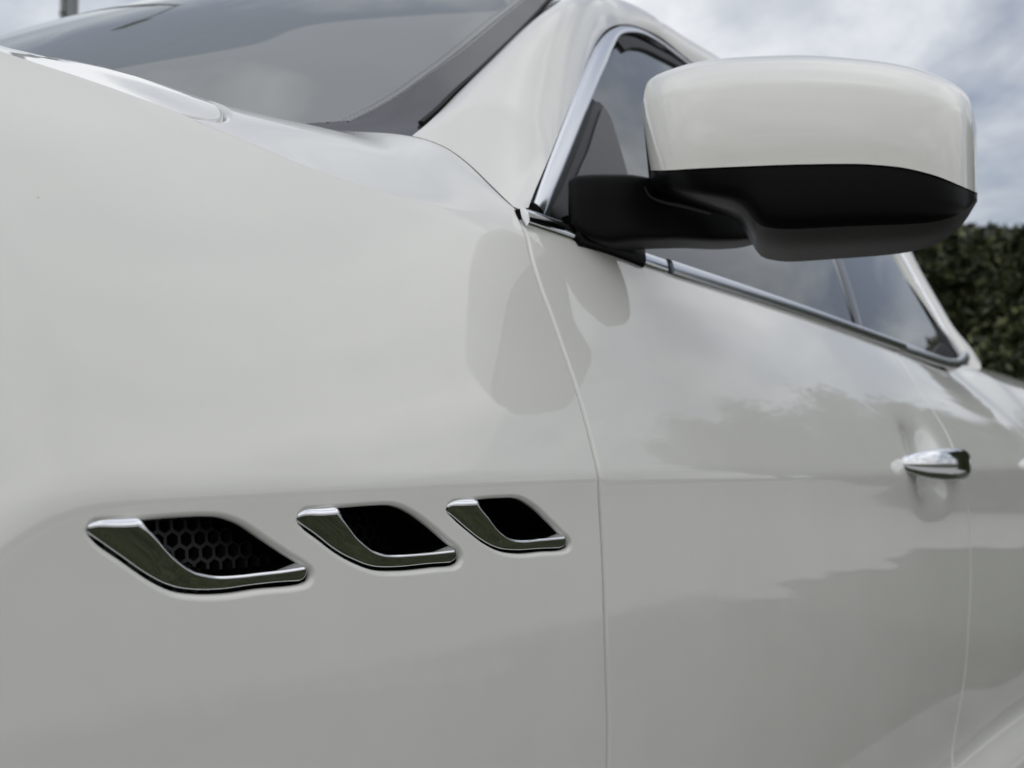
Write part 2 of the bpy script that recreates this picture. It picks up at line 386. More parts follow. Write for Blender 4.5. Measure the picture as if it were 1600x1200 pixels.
# ---- shut lines
cutpx = [(822, 348), (824, 370), (831, 402), (845, 447), (862, 493), (880, 545), (897, 594), (914, 650), (927, 700), (937, 745), (942, 850), (947, 1000), (950, 1200)]
cut = pix2(cutpx, GSIDE); lowx = cut[-1, 0]
cut = np.vstack([cut, [[lowx+.002, -.36], [lowx+.004, -.60]]])
cut[0] = (.777, float(ZT(.777)))
DTp = pix2([(824, 351), (870, 370), (930, 392), (1000, 417), (1100, 449), (1250, 498), (1400, 551), (1500, 587)], GSIDE)
DTf = pchip(DTp[:, 0], DTp[:, 1], .01)
def doorline(x0, x1, step, dz=0): X = np.linspace(x0, x1, max(3, int(abs(x1-x0)/step))); return np.stack([X, DTf(X)+dz], 1)
cutc = curve(cut, step=.006)
rearpx = [(1400, 551), (1425, 590), (1452, 632), (1476, 670), (1492, 705), (1505, 742), (1513, 800), (1517, 880), (1514, 970), (1507, 1060), (1490, 1200)]
rc = pix2(rearpx, GSIDE); rc = np.vstack([rc, [[rc[-1, 0]-.02, -.60]]]); rc[0, 1] = float(ZT(rc[0, 0]))
rcut = curve(rc, step=.01)
def shift(c, dx): d = c.copy(); d[:, 0] += dx; return d
def topline(x0, x1, step, dz=0): X = np.linspace(x0, x1, max(3, int(abs(x1-x0)/step))); return np.stack([X, ZT(X)+dz], 1)
def arch(cx, r_, a0, a1, step=.012):
    n = int(abs(a1-a0)*r_/step); a = np.linspace(a0, a1, n); return np.stack([cx+r_*np.cos(a), -.44+r_*np.sin(a)], 1)
WX1, WX2, AR = -.19, 2.83, .37

# ---- vents: outlines in photo pixels, carried onto the fender surface
V1o = [(139, 828), (146, 819), (170, 816), (210, 815), (262, 811), (322, 808), (348, 810), (377, 820), (417, 846), (452, 869), (476, 884), (487, 894), (488, 904), (481, 912), (405, 922), (357, 929), (310, 930), (274, 925), (239, 909), (191, 876), (151, 847)]
V2o = [(467, 812), (474, 801), (500, 797), (545, 794), (585, 791), (615, 791), (640, 800), (672, 822), (700, 846), (718, 862), (722, 874), (716, 883), (680, 888), (630, 893), (590, 892), (560, 882), (530, 866), (498, 842), (477, 826)]
V3o = [(700, 796), (706, 788), (725, 784), (755, 781), (785, 779), (812, 780), (836, 793), (858, 813), (880, 835), (890, 845), (892, 854), (884, 860), (850, 863), (815, 866), (785, 862), (760, 850), (735, 831), (712, 811)]
def grow(L, k):
    t = np.roll(L, -1, 0)-np.roll(L, 1, 0); t /= np.linalg.norm(t, axis=1)[:, None]; n = np.stack([t[:, 1], -t[:, 0]], 1)
    if np.sum((L+n*.001-L.mean(0))**2) < np.sum((L-L.mean(0))**2): n = -n
    return L+n*k
vholes = [curve(pix2(v, GSIDE), step=.0022, closed=True) for v in (V1o, V2o, V3o)]
vouts = [grow(v, .0034) for v in vholes]

# ---- fender (side sheet with three openings + top sheet), meeting along the soft ridge
XF0 = -.66
arc1 = arch(WX1, AR, math.acos((lowx-.02-WX1)/AR) if abs((lowx-.02-WX1)/AR) < 1 else 0, 0)
a_end = math.asin((-.60+.44)/AR)
fo = join(straight((XF0, -.30), (XF0, float(ZT(XF0))), .02), topline(XF0, .777-.0040, .01), shift(cutc, -.0040),
          straight((lowx-.0002, -.60), (WX1+AR*math.cos(a_end), -.60), .02), arch(WX1, AR, a_end, math.pi-.39), straight((WX1-AR*math.cos(.39), -.44+AR*math.sin(.39)), (XF0, -.30), .02))
def ridge_blend_side(UV, P, Nn):
    d = np.clip((ZT(UV[:, 0])-UV[:, 1])/np.interp(UV[:, 0], [.62, .775], [.003, .035]), 0, 1)
    _, nt_ = frame_at(TOP, np.stack([UV[:, 0], YT(UV[:, 0])+.006], 1), (0, -.3, 1))
    wgt = (.5*(1-d)*np.interp(UV[:, 0], [.60, .75], [.12, 1]))[:, None]; n = Nn*(1-wgt)+nt_*wgt; return n/np.linalg.norm(n, axis=1)[:, None]
def ridge_blend_top(UV, P, Nn):
    d = np.clip((UV[:, 1]-YT(UV[:, 0]))/np.interp(UV[:, 0], [.62, .775], [.003, .03]), 0, 1)
    _, ns = frame_at(SIDE, np.stack([UV[:, 0], ZT(UV[:, 0])-.006], 1), (0, -1, 0))
    far_side = UV[:, 1] > .95
    _, nt_ = frame_at(TOP, np.stack([UV[:, 0], np.maximum(UV[:, 1], YT(UV[:, 0])+.0045)], 1), (0, -.3, 1)); nt_ = np.where(far_side[:, None], Nn, nt_)
    wgt = np.where(far_side, 0, .5*(1-d)*np.interp(UV[:, 0], [.60, .75], [.12, 1]))[:, None]; n = nt_*(1-wgt)+ns*wgt; return n/np.linalg.norm(n, axis=1)[:, None]
panel('front_fender', fo, SIDE, (0, -1, 0), .010, paint, car, holes=vouts, r=.0016, hr=.0036, hdepth=.001, nfix=ridge_blend_side, fine=(.26, .80, -.10, .02, .0045))
# top of the fender, running up to the pillar foot
seampx = [(822, 318, .079), (790, 285, .098), (760, 258, .118), (730, 235, .140), (700, 219, .160), (680, 213, .170), (640, 208, .186)]
seam = np.array([at(*q) for q in seampx])
hx = .462
hoodcut = curve([(hx, float(YT(hx))+.0035), (.500, .135), (.5285, .162), (.540, .20), (.545, .26), (.52, .50), (.50, .95)], step=.006)
hk = np.argmin(abs(hoodcut[:, 1]-.30)); hc1 = hoodcut[:hk+1]
ridgeX = np.linspace(hx, seam[0, 0], 40)
ft = join(np.stack([ridgeX, YT(ridgeX)], 1), curve([(seam[0, 0], float(YT(seam[0, 0])))]+[tuple(s[:2]) for s in seam[1:]], step=.006),
          curve([tuple(seam[-1][:2]), (.70, .235), (.64, .285), (.58, .30)], step=.008), straight((.58, .30), hc1[-1]+np.array([.004, .002]), .01), (hc1[::-1]+np.array([.0065, -.0006])))
ft = ft[:-1]
o = panel('fender_top', ft, TOP, (0, -.3, 1), .007, paint, car, r=.0022, depth=.010, rfun=lambda p: np.where((p[:, 0] < .565) & (p[:, 1] > .13), .0055, .0022), nfix=ridge_blend_top)
# ---- hood
hX = np.linspace(-.98, hx-.004, 60)
hl = np.stack([hX, YT(hX)+.0032], 1); hr_ = hoodcut-np.array([.0075, 0])
half = join(hl, hr_); mir = half[::-1].copy(); mir[:, 1] = 1.9-mir[:, 1]
hood_out = np.vstack([half, mir[1:]])
panel('hood', hood_out, TOP, (0, 0, 1), .022, paint, car, r=.004, depth=.012, nfix=ridge_blend_top, rfun=lambda p: np.where((p[:, 0] > .45) & (p[:, 1] > .13), .0060, .0022))
# ---- front bumper: rounded nose wrapping to the other side
def nose_pt(a, v):                                           # a 0..1 round the nose, v 0 bottom .. 1 top
    th = math.pi*(a-.5); y = .95+.87*math.sin(th)*(1-.08*(1-v)); x = -.60-.62*abs(math.cos(th))**.75*(1-.10*abs(v-.4))
    zt = float(ZT(-.9)) if x < -.9 else float(ZT(x)); return (x, y, -.5+(zt-.02+.5)*v)
P = np.array([[nose_pt(a, v) for v in np.linspace(0, 1, 16)] for a in np.linspace(0, 1, 50)])
grid_surface('front_bumper', P, paint, car)
# ---- doors
rx_top = float(rcut[0, 0])
cdoor = shift(cutc, .0036); cdoor = cdoor[cdoor[:, 1] < DTf(.777)-.002]
fd = join(cdoor, straight((lowx+.0046, -.60), (rcut[-1, 0]-.005, -.60), .02), shift(rcut, -.005)[::-1], doorline(rx_top-.005, float(cdoor[0, 0])+.0015, .01, .002))
door = panel('front_door', fd, SIDE, (0, -1, 0), .011, paint, car, r=.0036, depth=.012, fine=(1.46, 1.72, -.07, .06, .006))
XR1 = 2.62
aR = math.asin(-.16/AR)
rd_end = 2.34
rear_edge = curve([(2.27, float(ZT(2.27))-.001), (2.30, .08), (2.36, -.03), (2.40, -.12), (WX2-AR*1.03, -.36), (WX2-AR*1.02, -.60)], step=.012)
rd = join(shift(rcut, .003), straight((rcut[-1, 0]+.003, -.60), rear_edge[-1]-np.array([.003, 0]), .02), shift(rear_edge, -.003)[::-1], doorline(2.267, rx_top+.003, .012, .002))
rdoor = panel('rear_door', rd, SIDE, (0, -1, 0), .013, paint, car, r=.0026)
rq = join(shift(rear_edge, .003), straight((rear_edge[-1, 0]+.003, -.60), (WX2+AR*math.cos(math.pi-aR), -.60), .02), arch(WX2, AR, math.pi-aR, aR, .015),
          straight((WX2+AR*math.cos(aR), -.60), (3.72, -.45), .02), straight((3.72, -.45), (3.72, float(ZT(3.72))), .02), topline(3.72, 2.273, .015))
panel('rear_quarter', rq, SIDE, (0, -1, 0), .015, paint, car, r=.0016)
# far side of the body
fs = join(straight((-.98, -.2), (-.98, float(ZT(-.98))), .04), topline(-.98, 3.7, .04), straight((3.7, float(ZT(3.7))), (3.7, -.45), .04), straight((3.7, -.45), (WX2+AR*math.cos(aR), -.6), .05),
          arch(WX2, AR, aR, math.pi-aR, .04), straight((WX2-AR*math.cos(aR), -.5), (WX1+AR*math.cos(aR), -.6), .05), arch(WX1, AR, aR, math.pi-aR, .04), straight((WX1-AR*math.cos(aR), -.5), (-.98, -.2), .05))
panel('far_side_panel', fs, SIDE, (0, -1, 0), .05, paint, car, mirror=True)
# dark strips added close behind the skin so the shut lines read dark
def backing(name, pts, dy, m, parent):
    pts = np.array(pts); a = SIDE(pts[:, 0], pts[:, 1]); a[:, 1] += dy
    nn = frame_at(SIDE, pts, (0, -1, 0))[1]
    return sweep(name, a, nn, [(-.02, -.004), (.02, -.004), (.02, 0), (-.02, 0)], m, parent)
backing('shut_line_backing', cutc[9:], .013, rubber, car); backing('shut_line_backing', rcut, .014, rubber, car); backing('shut_line_backing', rear_edge, .014, rubber, car)

# ---- vents
def honeycomb(name, cx_, cz_, wx, wz, plane, cell, wall, m, parent, poly):
    V, Fq = [], []; r0 = cell/math.sqrt(3); r1 = r0-wall/2
    nx = int(wx/cell)+2; nz = int(wz/(r0*1.5))+2
    for j in range(-nz, nz+1):
        for i in range(-nx, nx+1):
            x = cx_+(i+(j % 2)*.5)*cell; z = cz_+j*r0*1.5
            if not inside(np.array([[x, z]]), poly)[0]: continue
            b0 = len(V)
            for rr_, dy in ((r0, 0), (r1, 0), (r1, .006)):
                for k in range(6):
                    a = R(30+60*k); X_, Z_ = x+rr_*math.cos(a), z+rr_*math.sin(a); V.append((X_, plane(X_, Z_)+dy, Z_))
            for k in range(6):
                l = (k+1) % 6; Fq += [(b0+k, b0+l, b0+6+l, b0+6+k), (b0+6+k, b0+6+l, b0+12+l, b0+12+k)]
    return mesh(name, V, Fq, m, parent, smooth=False)
def strip_poly(inner, outer): return np.vstack([inner, outer[::-1]])
B1 = dict(top=[(144, 826), (158, 823), (185, 822), (212, 821)], inner=[(212, 821), (226, 829), (240, 842), (252, 855), (268, 871), (286, 885), (306, 896), (325, 901), (346, 904), (380, 902.5), (410, 899), (445, 895), (481, 889)],
          tail=[(481, 889), (485, 896), (484, 904), (478, 909)], bot=[(478, 909), (440, 914), (400, 918.5), (357, 924.5), (312, 925.5), (278, 920), (243, 904), (195, 871), (156, 843), (143, 832)])
B2 = dict(top=[(471, 809), (482, 805), (502, 804), (523, 802.5)], inner=[(523, 802.5), (532, 812), (543, 825), (556, 840), (570, 852), (586, 863), (602, 868.5), (620, 870), (650, 868.5), (685, 865.5), (714, 862)],
          tail=[(714, 862), (719, 869), (718, 875), (713, 880)], bot=[(713, 880), (680, 884), (630, 889), (592, 888), (563, 878), (533, 862), (502, 838), (480, 822), (471, 814)])
B3 = dict(top=[(703, 795), (710, 791), (724, 789), (742, 788)], inner=[(742, 788), (750, 797), (760, 808), (770, 820), (782, 832), (795, 841), (809, 846), (825, 847), (845, 845), (868, 843), (886, 841)],
          tail=[(886, 841), (890, 848), (889, 854), (883, 857)], bot=[(883, 857), (850, 860), (816, 862), (788, 859), (763, 847), (738, 828), (715, 808), (705, 800)])
for vi_, (B, vo_) in enumerate(zip((B1, B2, B3), vouts)):
    lab = ['vent nearest the front wheel, with honeycomb mesh showing', 'middle vent of the three', 'vent nearest the door'][vi_]
    vent = bpy.data.objects.new('side_vent', None); COL.objects.link(vent); vent.parent = car; vent['label'] = lab
    c = vo_.mean(0); vent.location = Vector((c[0], float(GSIDE(*c)), c[1]+ZC))-car.location; vent.empty_display_size = .03
    # liner: wall going inwards from the opening and a dark back
    P0 = SIDE(vo_[:, 0], vo_[:, 1]); _, n0 = frame_at(SIDE, vo_, (0, -1, 0)); cen = P0.mean(0)
    rings = []
    for dpt, sc in ((.0038, .93), (.008, .925), (.018, .90), (.045, .86), (.060, .84)):
        q = P0.copy(); q[:, 0] = cen[0]+(q[:, 0]-cen[0])*sc+dpt*.25; q[:, 2] = cen[2]+(q[:, 2]-cen[2])*sc; q[:, 1] += dpt; rings.append(q)
    Pr = np.array(rings); a, b = Pr.shape[:2]; Vl = Pr.reshape(-1, 3); Fl = [(i*b+j, i*b+(j+1) % b, (i+1)*b+(j+1) % b, (i+1)*b+j) for i in range(a-1) for j in range(b)]
    Fl.append(tuple((a-1)*b+j for j in range(b)))
    mesh('vent_liner', Vl, Fl, liner, vent)
    # honeycomb, a sheet set back inside the opening
    shr = cen[[0, 2]]+(vo_-cen[[0, 2]])*.90+np.array([.004, 0])
    pl = lambda x, z, cy=cen[1], e_=(.024, .055, .055)[vi_]: cy+e_+.10*(z-cen[2])
    honeycomb('mesh_grille', cen[0], cen[2], .08, .03, pl, .0089, .0023, meshm, vent, shr)
    # chrome blade
    def tr(L): return pix2(L, lambda X, z: GSIDE(X, z)-.002)
    B = dict(B); sc_ = (1, .8, .65)[vi_]
    B['bot'] = [B['bot'][0]]+[(x+1.0*sc_, y-2.5*sc_) for x, y in B['bot'][1:-1]]+[(B['bot'][-1][0]+2.5*sc_, B['bot'][-1][1]-1.5*sc_)]
    B['top'] = [(B['top'][0][0]+1.5, B['top'][0][1]+1.0)]+[(x, y+1.5*sc_) for x, y in B['top'][1:-1]]+[B['top'][-1]]
    seg = [curve(tr(B[k]), step=.0016) for k in ('top', 'inner', 'tail', 'bot')]
    innerc = tr(B['top']+B['inner'][1:]); IC = curve(innerc, step=.002)
    ol = join(*seg)
    if np.linalg.norm(ol[0]-ol[-1]) < .0008: ol = ol[:-1]
    ol = grow(ol, -.0009)
    zin = lambda X: np.interp(X, *IC[np.argsort(IC[:, 0])].T)
    bc = tr(B['bot']); bc = bc[np.argsort(bc[:, 0])]; zbo = lambda X: np.interp(X, bc[:, 0], bc[:, 1])
    def BL(u, v):
        h = np.maximum(zin(u)-zbo(u), .006); t = np.clip((v-zbo(u))/.020, -.2, 1.5)
        return np.stack([u, GSIDE(u, v)+.0030-.0075*(1-np.exp(-np.maximum(t, 0)*1.6))-.002*t, v], -1)
    panel('chrome_blade', ol, BL, (0, -1, 0), .0028, chrome, vent, r=.0014, depth=.006, rfun=lambda p, a=seg[0]: .0016+.0022*np.exp(-(np.min(np.linalg.norm(p[:, None, [0, 2]]-a[None], axis=2), axis=1)/.0035)**2))

# ---- door handle: chrome bar on two feet over the pocket
hp = [(1412, 722), (1425, 714), (1450, 710), (1480, 708), (1500, 712), (1509, 728)]
hb = [(1414, 738), (1428, 745), (1450, 748), (1480, 748), (1500, 746), (1508, 738)]
off = lambda k: (lambda X, z: GSIDE(X, z)*0-.014-k)
n_h = 40; tH = .5-.5*np.cos(np.linspace(0, math.pi, n_h))
ct = np.stack([np.interp(tH, [0, 1], [1411, 1510]), np.interp(tH, [0, 1], [729, 727])], 1)
Hm = []
for i, t in enumerate(tH):
    bow = .036*(math.sin(math.pi*min(1, max(0, t)))**.6)*.95
    p = np.array([1.500+.272*t, -.008-bow, -.0125-.002*t])
    hh = .0210*(1-abs(2*t-1)**2.8)**.40+.0008; dd_ = .0105*(1-abs(2*t-1)**6)**.5+.001
    Hm.append([(p[0], p[1]-dd_*math.copysign(abs(math.cos(a))**.7, math.cos(a)), p[2]+hh*math.copysign(abs(math.sin(a))**.8, math.sin(a))) for a in np.linspace(0, 2*math.pi, 24, endpoint=False)])
Hm = [[tuple(np.mean(Hm[0], axis=0))]*24]+Hm+[[tuple(np.mean(Hm[-1], axis=0))]*24]
hnd = grid_surface('door_handle', np.array(Hm), chrome, door, wrap_v=True)
p0 = np.array([1.53, float(GSIDE(1.53, -.012)), -.0125]); p1 = np.array([1.74, float(GSIDE(1.74, -.014)), -.0140])
for p in (p0, p1):
    box('handle_foot', (p[0], p[1]-.004, p[2]+ZC), (.026, .030, .022), chrome, door, .006)
# rear door handle
Hm2 = np.array(Hm)+np.array([.72, -.012, .0]); hnd2 = grid_surface('door_handle', Hm2, chrome, rdoor, wrap_v=True)

# ---- belt line: chrome moulding over a rubber strip
BX = np.r_[np.arange(.781, 2.235, .012), 2.235]
def on_top(X, dz, dy):
    p = np.stack([X, YB(X)+dy, ZB(X)+dz], -1)
    return p
def chord(px, py, G=GGLASS): return hit(px, py, G)
cpx = [(818.5, 339.5), (870, 357), (930, 378), (1000, 404), (1060, 424), (1150, 453), (1250, 486), (1330, 514), (1400, 539), (1460, 561), (1490, 573)]
cb = curve(pix(cpx, lambda X, z: GGLASS(X, z)-.011), step=.01)
cn = np.tile((0, -1, .25), (len(cb), 1))
kj = np.argmin(abs(cb[:, 0]-hit(1022, 410, GGLASS)[0]))
sweep('belt_molding', cb[:kj], cn[:kj], rprof(.0165, .007, -.002, r=.8), chrome, door)
kj2 = np.argmin(abs(cb[:, 0]-hit(1398, 540, GGLASS)[0]))
sweep('belt_molding', cb[kj:kj2+1]+np.array([.0015, 0, 0]), cn[kj:kj2+1], rprof(.0195, .008, -.002, r=.8), satin, door)
rb = curve(pix([(824, 352), (870, 371), (930, 393), (1000, 418), (1060, 437), (1150, 466), (1250, 499), (1330, 527), (1400, 552), (1460, 574), (1500, 587)], lambda X, z: GGLASS(X, z)-.008), step=.012)
sweep('belt_seal', rb, np.tile((0, -1, .4), (len(rb), 1)), rprof(.0065, .005, -.010, r=.6), rubber, car)

# ---- window frame trim: up the pillar, along the roof, round the rear corner, back to the belt
tc_px = [(838, 330), (849, 300), (869, 250), (889, 201), (909, 152), (929, 105), (947, 70), (961, 53), (975, 48), (1000, 52), (1034, 71), (1066, 95)]
tw = pix(tc_px, lambda X, z: GGLASS(X, z)-.003)
roofz = [(1.75, .606), (1.92, .585), (2.10, .545), (2.26, .492)]
tw2 = np.array([[x, float(GGLASS(x, z))-.003, z] for x, z in roofz])
rear_px = [(1404, 392), (1430, 437), (1455, 480), (1480, 525), (1497, 552)]
tw3 = pix(rear_px, lambda X, z: GGLASS(X, z)-.003)
print('TRIM', np.round(tw, 3).tolist(), np.round(tw3, 3).tolist())
pil = curve(np.vstack([tw[:-1], tw[-1:]]), step=.006)
def gl_n(P): return frame_at(GLASS, P[:, [0, 2]], (0, -1, 0))[1]
wv = np.interp(np.linspace(0, 1, len(pil)), [0, .1, .5, .58, .68, 1], [.017, .021, .024, .020, .012, .008])
_t = np.gradient(pil, axis=0); _t /= np.linalg.norm(_t, axis=1)[:, None]; _n = gl_n(pil); _s = np.cross(_n, _t)
grid_surface('pillar_trim', np.array([[pil[i]+_s[i]*wv[i]*a+_n[i]*b for a, b in ((-.5, -.003), (-.49, .002), (-.46, .0035), (-.25, .0048), (0, .0052), (.25, .0048), (.46, .0035), (.49, .002), (.5, -.003))] for i in range(len(pil))]), satin, car)
roofl = curve(np.vstack([pil[-1:], tw2, tw3[:1]]), step=.015)
sweep('roof_trim', roofl, gl_n(roofl), rprof(.008, .005, -.001, r=.5), satin, car)
rl = curve(np.vstack([tw3, pix([(1504, 566), (1500, 575), (1488, 573)], lambda X, z: GGLASS(X, z)-.005)]), step=.006)
rl1 = curve(tw3, step=.006); sweep('corner_trim', rl1, gl_n(rl1), rprof(.014, .006, -.001, r=.7), chrome, rdoor)
hookp = curve(pix([(1398, 540), (1430, 551), (1460, 562), (1484, 569), (1500, 568), (1509, 557), (1512, 546)], lambda X, z: GGLASS(X, z)-.008), step=.006)
sweep('corner_trim', hookp, gl_n(hookp), rprof(.024, .008, -.002, r=.7), satin, rdoor)

# ---- side glass
gl_out = pix2([(843, 350), (858, 305), (880, 250), (902, 200), (924, 152), (946, 104), (960, 78), (975, 69), (995, 71), (1025, 86), (1058, 108)], GGLASS)
gt = np.array([(x-.0, z-.018) for x, z in roofz])
gr = pix2([(1396, 402), (1420, 445), (1445, 488), (1468, 530), (1482, 555)], GGLASS)
gbx = np.linspace(gr[-1][0], gl_out[0][0], 60); gb = np.stack([gbx, ZB(gbx)-.01], 1)
upper = curve(np.vstack([gl_out, gt, gr]), step=.012)
bpx = [(1306, 398), (1323, 455), (1340, 508)]
bp = pix2(bpx, GGLASS); sl = (bp[0]-bp[-1])/np.linalg.norm(bp[0]-bp[-1])
def cut_at(u, side):                                         # split the glass along the B pillar line
    rel = (u-bp[-1])@np.array([sl[1], -sl[0]]); return rel < 0 if side == 0 else rel > 0
gp = np.vstack([upper, gb])
def clip(poly, p, n_):                                       # Sutherland-Hodgman half plane
    o_ = []
    for i in range(len(poly)):
        a, b = poly[i], poly[(i+1) % len(poly)]; da, db = (a-p)@n_, (b-p)@n_
        if da >= 0: o_.append(a)
        if da*db < 0: o_.append(a+(b-a)*da/(da-db))
    return np.array(o_)
nB = np.array([sl[1], -sl[0]]); nB = nB if nB[0] < 0 else -nB
panel('side_window', clip(gp, bp[-1]+nB*.004, nB), GLASS, (0, -1, 0), .03, sglass, door, r=.001, depth=.003)
panel('side_window', clip(gp, bp[-1]-nB*.004, -nB), GLASS, (0, -1, 0), .03, sglass, rdoor, r=.001, depth=.003)
bl = straight(np.r_[bp[-1]-sl*.02], np.r_[bp[-1]+sl*.50], .01); bl = bl[bl[:, 1] < .50]
BP3 = GLASS(bl[:, 0], bl[:, 1]); sweep('pillar_cover', BP3, gl_n(BP3), rprof(.030, .002, .0005, r=.8), gloss, door)
# small dark corner triangle of the rear glass
ct3 = pix2([(1458, 556), (1474, 538), (1492, 560), (1484, 566)], GGLASS)
panel('corner_cover', curve(ct3, step=.006, closed=True), lambda u, v: GLASS(u, v)-np.array([0, .003, 0]), (0, -1, 0), .01, blackp, rdoor, r=.001, depth=.002)
# black rubber between roof trim and glass at the top front corner
rub = pix([(966, 71), (976, 67), (990, 68), (1003, 72), (1027, 84), (1053, 98), (1074, 112)], lambda X, z: GGLASS(X, z)-.001)
rub2 = curve(np.vstack([rub, np.array([[x, float(GGLASS(x, z-.012)), z-.012] for x, z in roofz])]), step=.01)
sweep('window_seal', rub2, gl_n(rub2), rprof(.022, .004, -.001, r=.5), rubber, door)
rub3 = curve(pix([(850, 340), (866, 300), (887, 250), (908, 203), (927, 161)], lambda X, z: GGLASS(X, z)-.001), step=.01)
sweep('window_seal', rub3, gl_n(rub3), rprof(.009, .004, -.001, r=.5), rubber, door)
# black gasket outside the pillar trim
gk = curve(pix([(824, 326), (836, 298), (858, 250), (880, 198), (901, 147), (920, 100), (938, 64), (955, 46), (975, 42), (1000, 47), (1040, 68), (1068, 91)], lambda X, z: GGLASS(X, z)+.001), step=.008)
sweep('pillar_gasket', gk, gl_n(gk), rprof(.0055, .004, -.004, r=.5), rubber, car)

# ---- side frame (pillar, roof rail, rear pillar), a loft between the trim line and the windshield / roof edge
cpx2 = [(822.5, 319), (834, 292), (856, 245), (878, 193), (899, 142), (918, 95), (936, 60), (954, 42.5), (975, 38), (1000, 43), (1040, 64), (1068, 87)]
c3 = pix(cpx2, lambda X, z: GGLASS(X, z)-.004)
cR = np.array([[x, float(GGLASS(x, z+.012))-.004, z+.012] for x, z in roofz])
cRr = pix([(1414, 388), (1441, 432), (1467, 476), (1490, 516), (1512, 548), (1522, 566)], lambda X, z: GGLASS(X, z)-.004)
C = np.vstack([c3, cR, cRr])
Epx = [(640, 208, .186), (664, 192, .193), (690, 170, .203), (720, 140, .217), (755, 109, .234), (780, 85, .247), (812, 54, .266), (845, 20, .290), (870, -6, .305)]
E0 = np.array([at(*q) for q in Epx])
Er = np.array([(1.30, .345, .628), (1.45, .372, .668), (1.62, .388, .688), (1.80, .390, .684), (2.05, .382, .648), (2.30, .362, .575), (2.52, .325, .455), (2.57, .265, .355), (2.58, .205, .255), (2.62, .150, .168)])
E = np.vstack([E0, Er])
print('E', np.round(E0, 3).tolist()); print('C', np.round(C, 3).tolist())
nL = 150
Cc = curve(C, n=600); Ec = curve(E, n=600)
def par(Q): s = np.r_[0, np.cumsum(np.linalg.norm(np.diff(Q, axis=0), axis=1))]; return s
# match loft stations by X where possible: anchor pairs
sC, sE = par(Cc), par(Ec)
def nearest(Q, p): return int(np.argmin(np.linalg.norm(Q-np.array(p), axis=1)))
pairs = [(0, 0), (nearest(Cc, C[3]), nearest(Ec, E[2])), (nearest(Cc, C[6]), nearest(Ec, E[5])), (nearest(Cc, C[8]), nearest(Ec, E[9])), (nearest(Cc, C[9]), nearest(Ec, E[10])), (nearest(Cc, C[11]), nearest(Ec, E[11])),
         (nearest(Cc, C[13]), nearest(Ec, E[12])), (nearest(Cc, C[14]), nearest(Ec, E[13])), (nearest(Cc, C[16]), nearest(Ec, E[15])), (nearest(Cc, C[19]), nearest(Ec, E[17])), (599, 599)]
tt = np.linspace(0, 1, nL); pk = np.linspace(0, 1, len(pairs))
pc_ = pchip(pk*4, [a for a, _ in pairs], 0.0, 0, 4.01); pe_ = pchip(pk*4, [b for _, b in pairs], 0.0, 0, 4.01)
ic = np.clip(pc_(tt*4), 0, 599); ie = np.clip(pe_(tt*4), 0, 599)
gc = np.stack([np.interp(ic, np.arange(600), Cc[:, k]) for k in range(3)], 1); ge = np.stack([np.interp(ie, np.arange(600), Ec[:, k]) for k in range(3)], 1)
nS = 22; Pf = np.zeros((nL, nS, 3))
for i in range(nL):
    a, b = gc[i], ge[i]; dlt = b-a; L = np.linalg.norm(dlt)
    up_ = np.array([-.10, -.55, .8]); up_ = up_-dlt*(up_@dlt)/(L*L+1e-9); up_ /= np.linalg.norm(up_)+1e-9
    fade = min(1, i/12)
    for j in range(nS):
        s = j/(nS-1); Pf[i, j] = a+dlt*s+up_*L*(.20)*(4*s*(1-s))**.9*(.55+.45*fade)*(1 if i < 70 else .8)
sr = curve(seam+np.array([.0032, 0, 0]), n=nS); sr[:, 2] = GTOP(np.minimum(sr[:, 0], .777), sr[:, 1])
sd0 = sr-Pf[0].copy()
for i in range(30): Pf[i] += sd0*(1-i/30)**2
fr = grid_surface('side_frame', Pf, paint, car, flip=False)
Pl = Pf[55:, 1:-1]+np.array([-.012, .022, -.022]); grid_surface('pillar_lining', Pl, inter, car)
# ---- windshield: Coons patch between both pillars
Wn, Wm = 60, 40
Ew = curve(np.vstack([E0, Er[:1]]), n=Wm)
Ew = Ew+np.array([.006, .004, -.003])
Ef = Ew.copy(); Ef[:, 1] = 1.9-Ef[:, 1]
us = np.linspace(0, 1, Wn); vs = np.linspace(0, 1, Wm)
def bell(u): return 1-(2*u-1)**2
B0 = Ew[0][None]*(1-us)[:, None]+Ef[0][None]*us[:, None]; B0[:, 0] -= .34*bell(us)**.9; B0[:, 2] -= .02*bell(us)
B1_ = Ew[-1][None]*(1-us)[:, None]+Ef[-1][None]*us[:, None]; B1_[:, 0] -= .10*bell(us); B1_[:, 2] += .052*(1-abs(2*us-1)**6.0)
WP = np.zeros((Wm, Wn, 3))
for i, v in enumerate(vs):
    for j, u in enumerate(us):
        L_ = (1-v)*B0[j]+v*B1_[j]+(1-u)*Ew[i]+u*Ef[i]-((1-u)*(1-v)*Ew[0]+u*(1-v)*Ef[0]+(1-u)*v*Ew[-1]+u*v*Ef[-1])
        L_ = L_+np.array([-.35, 0, .9])*.06*(4*v*(1-v))*bell(u)**.5; WP[i, j] = L_
ws = grid_surface('windshield', WP, wglass, car)
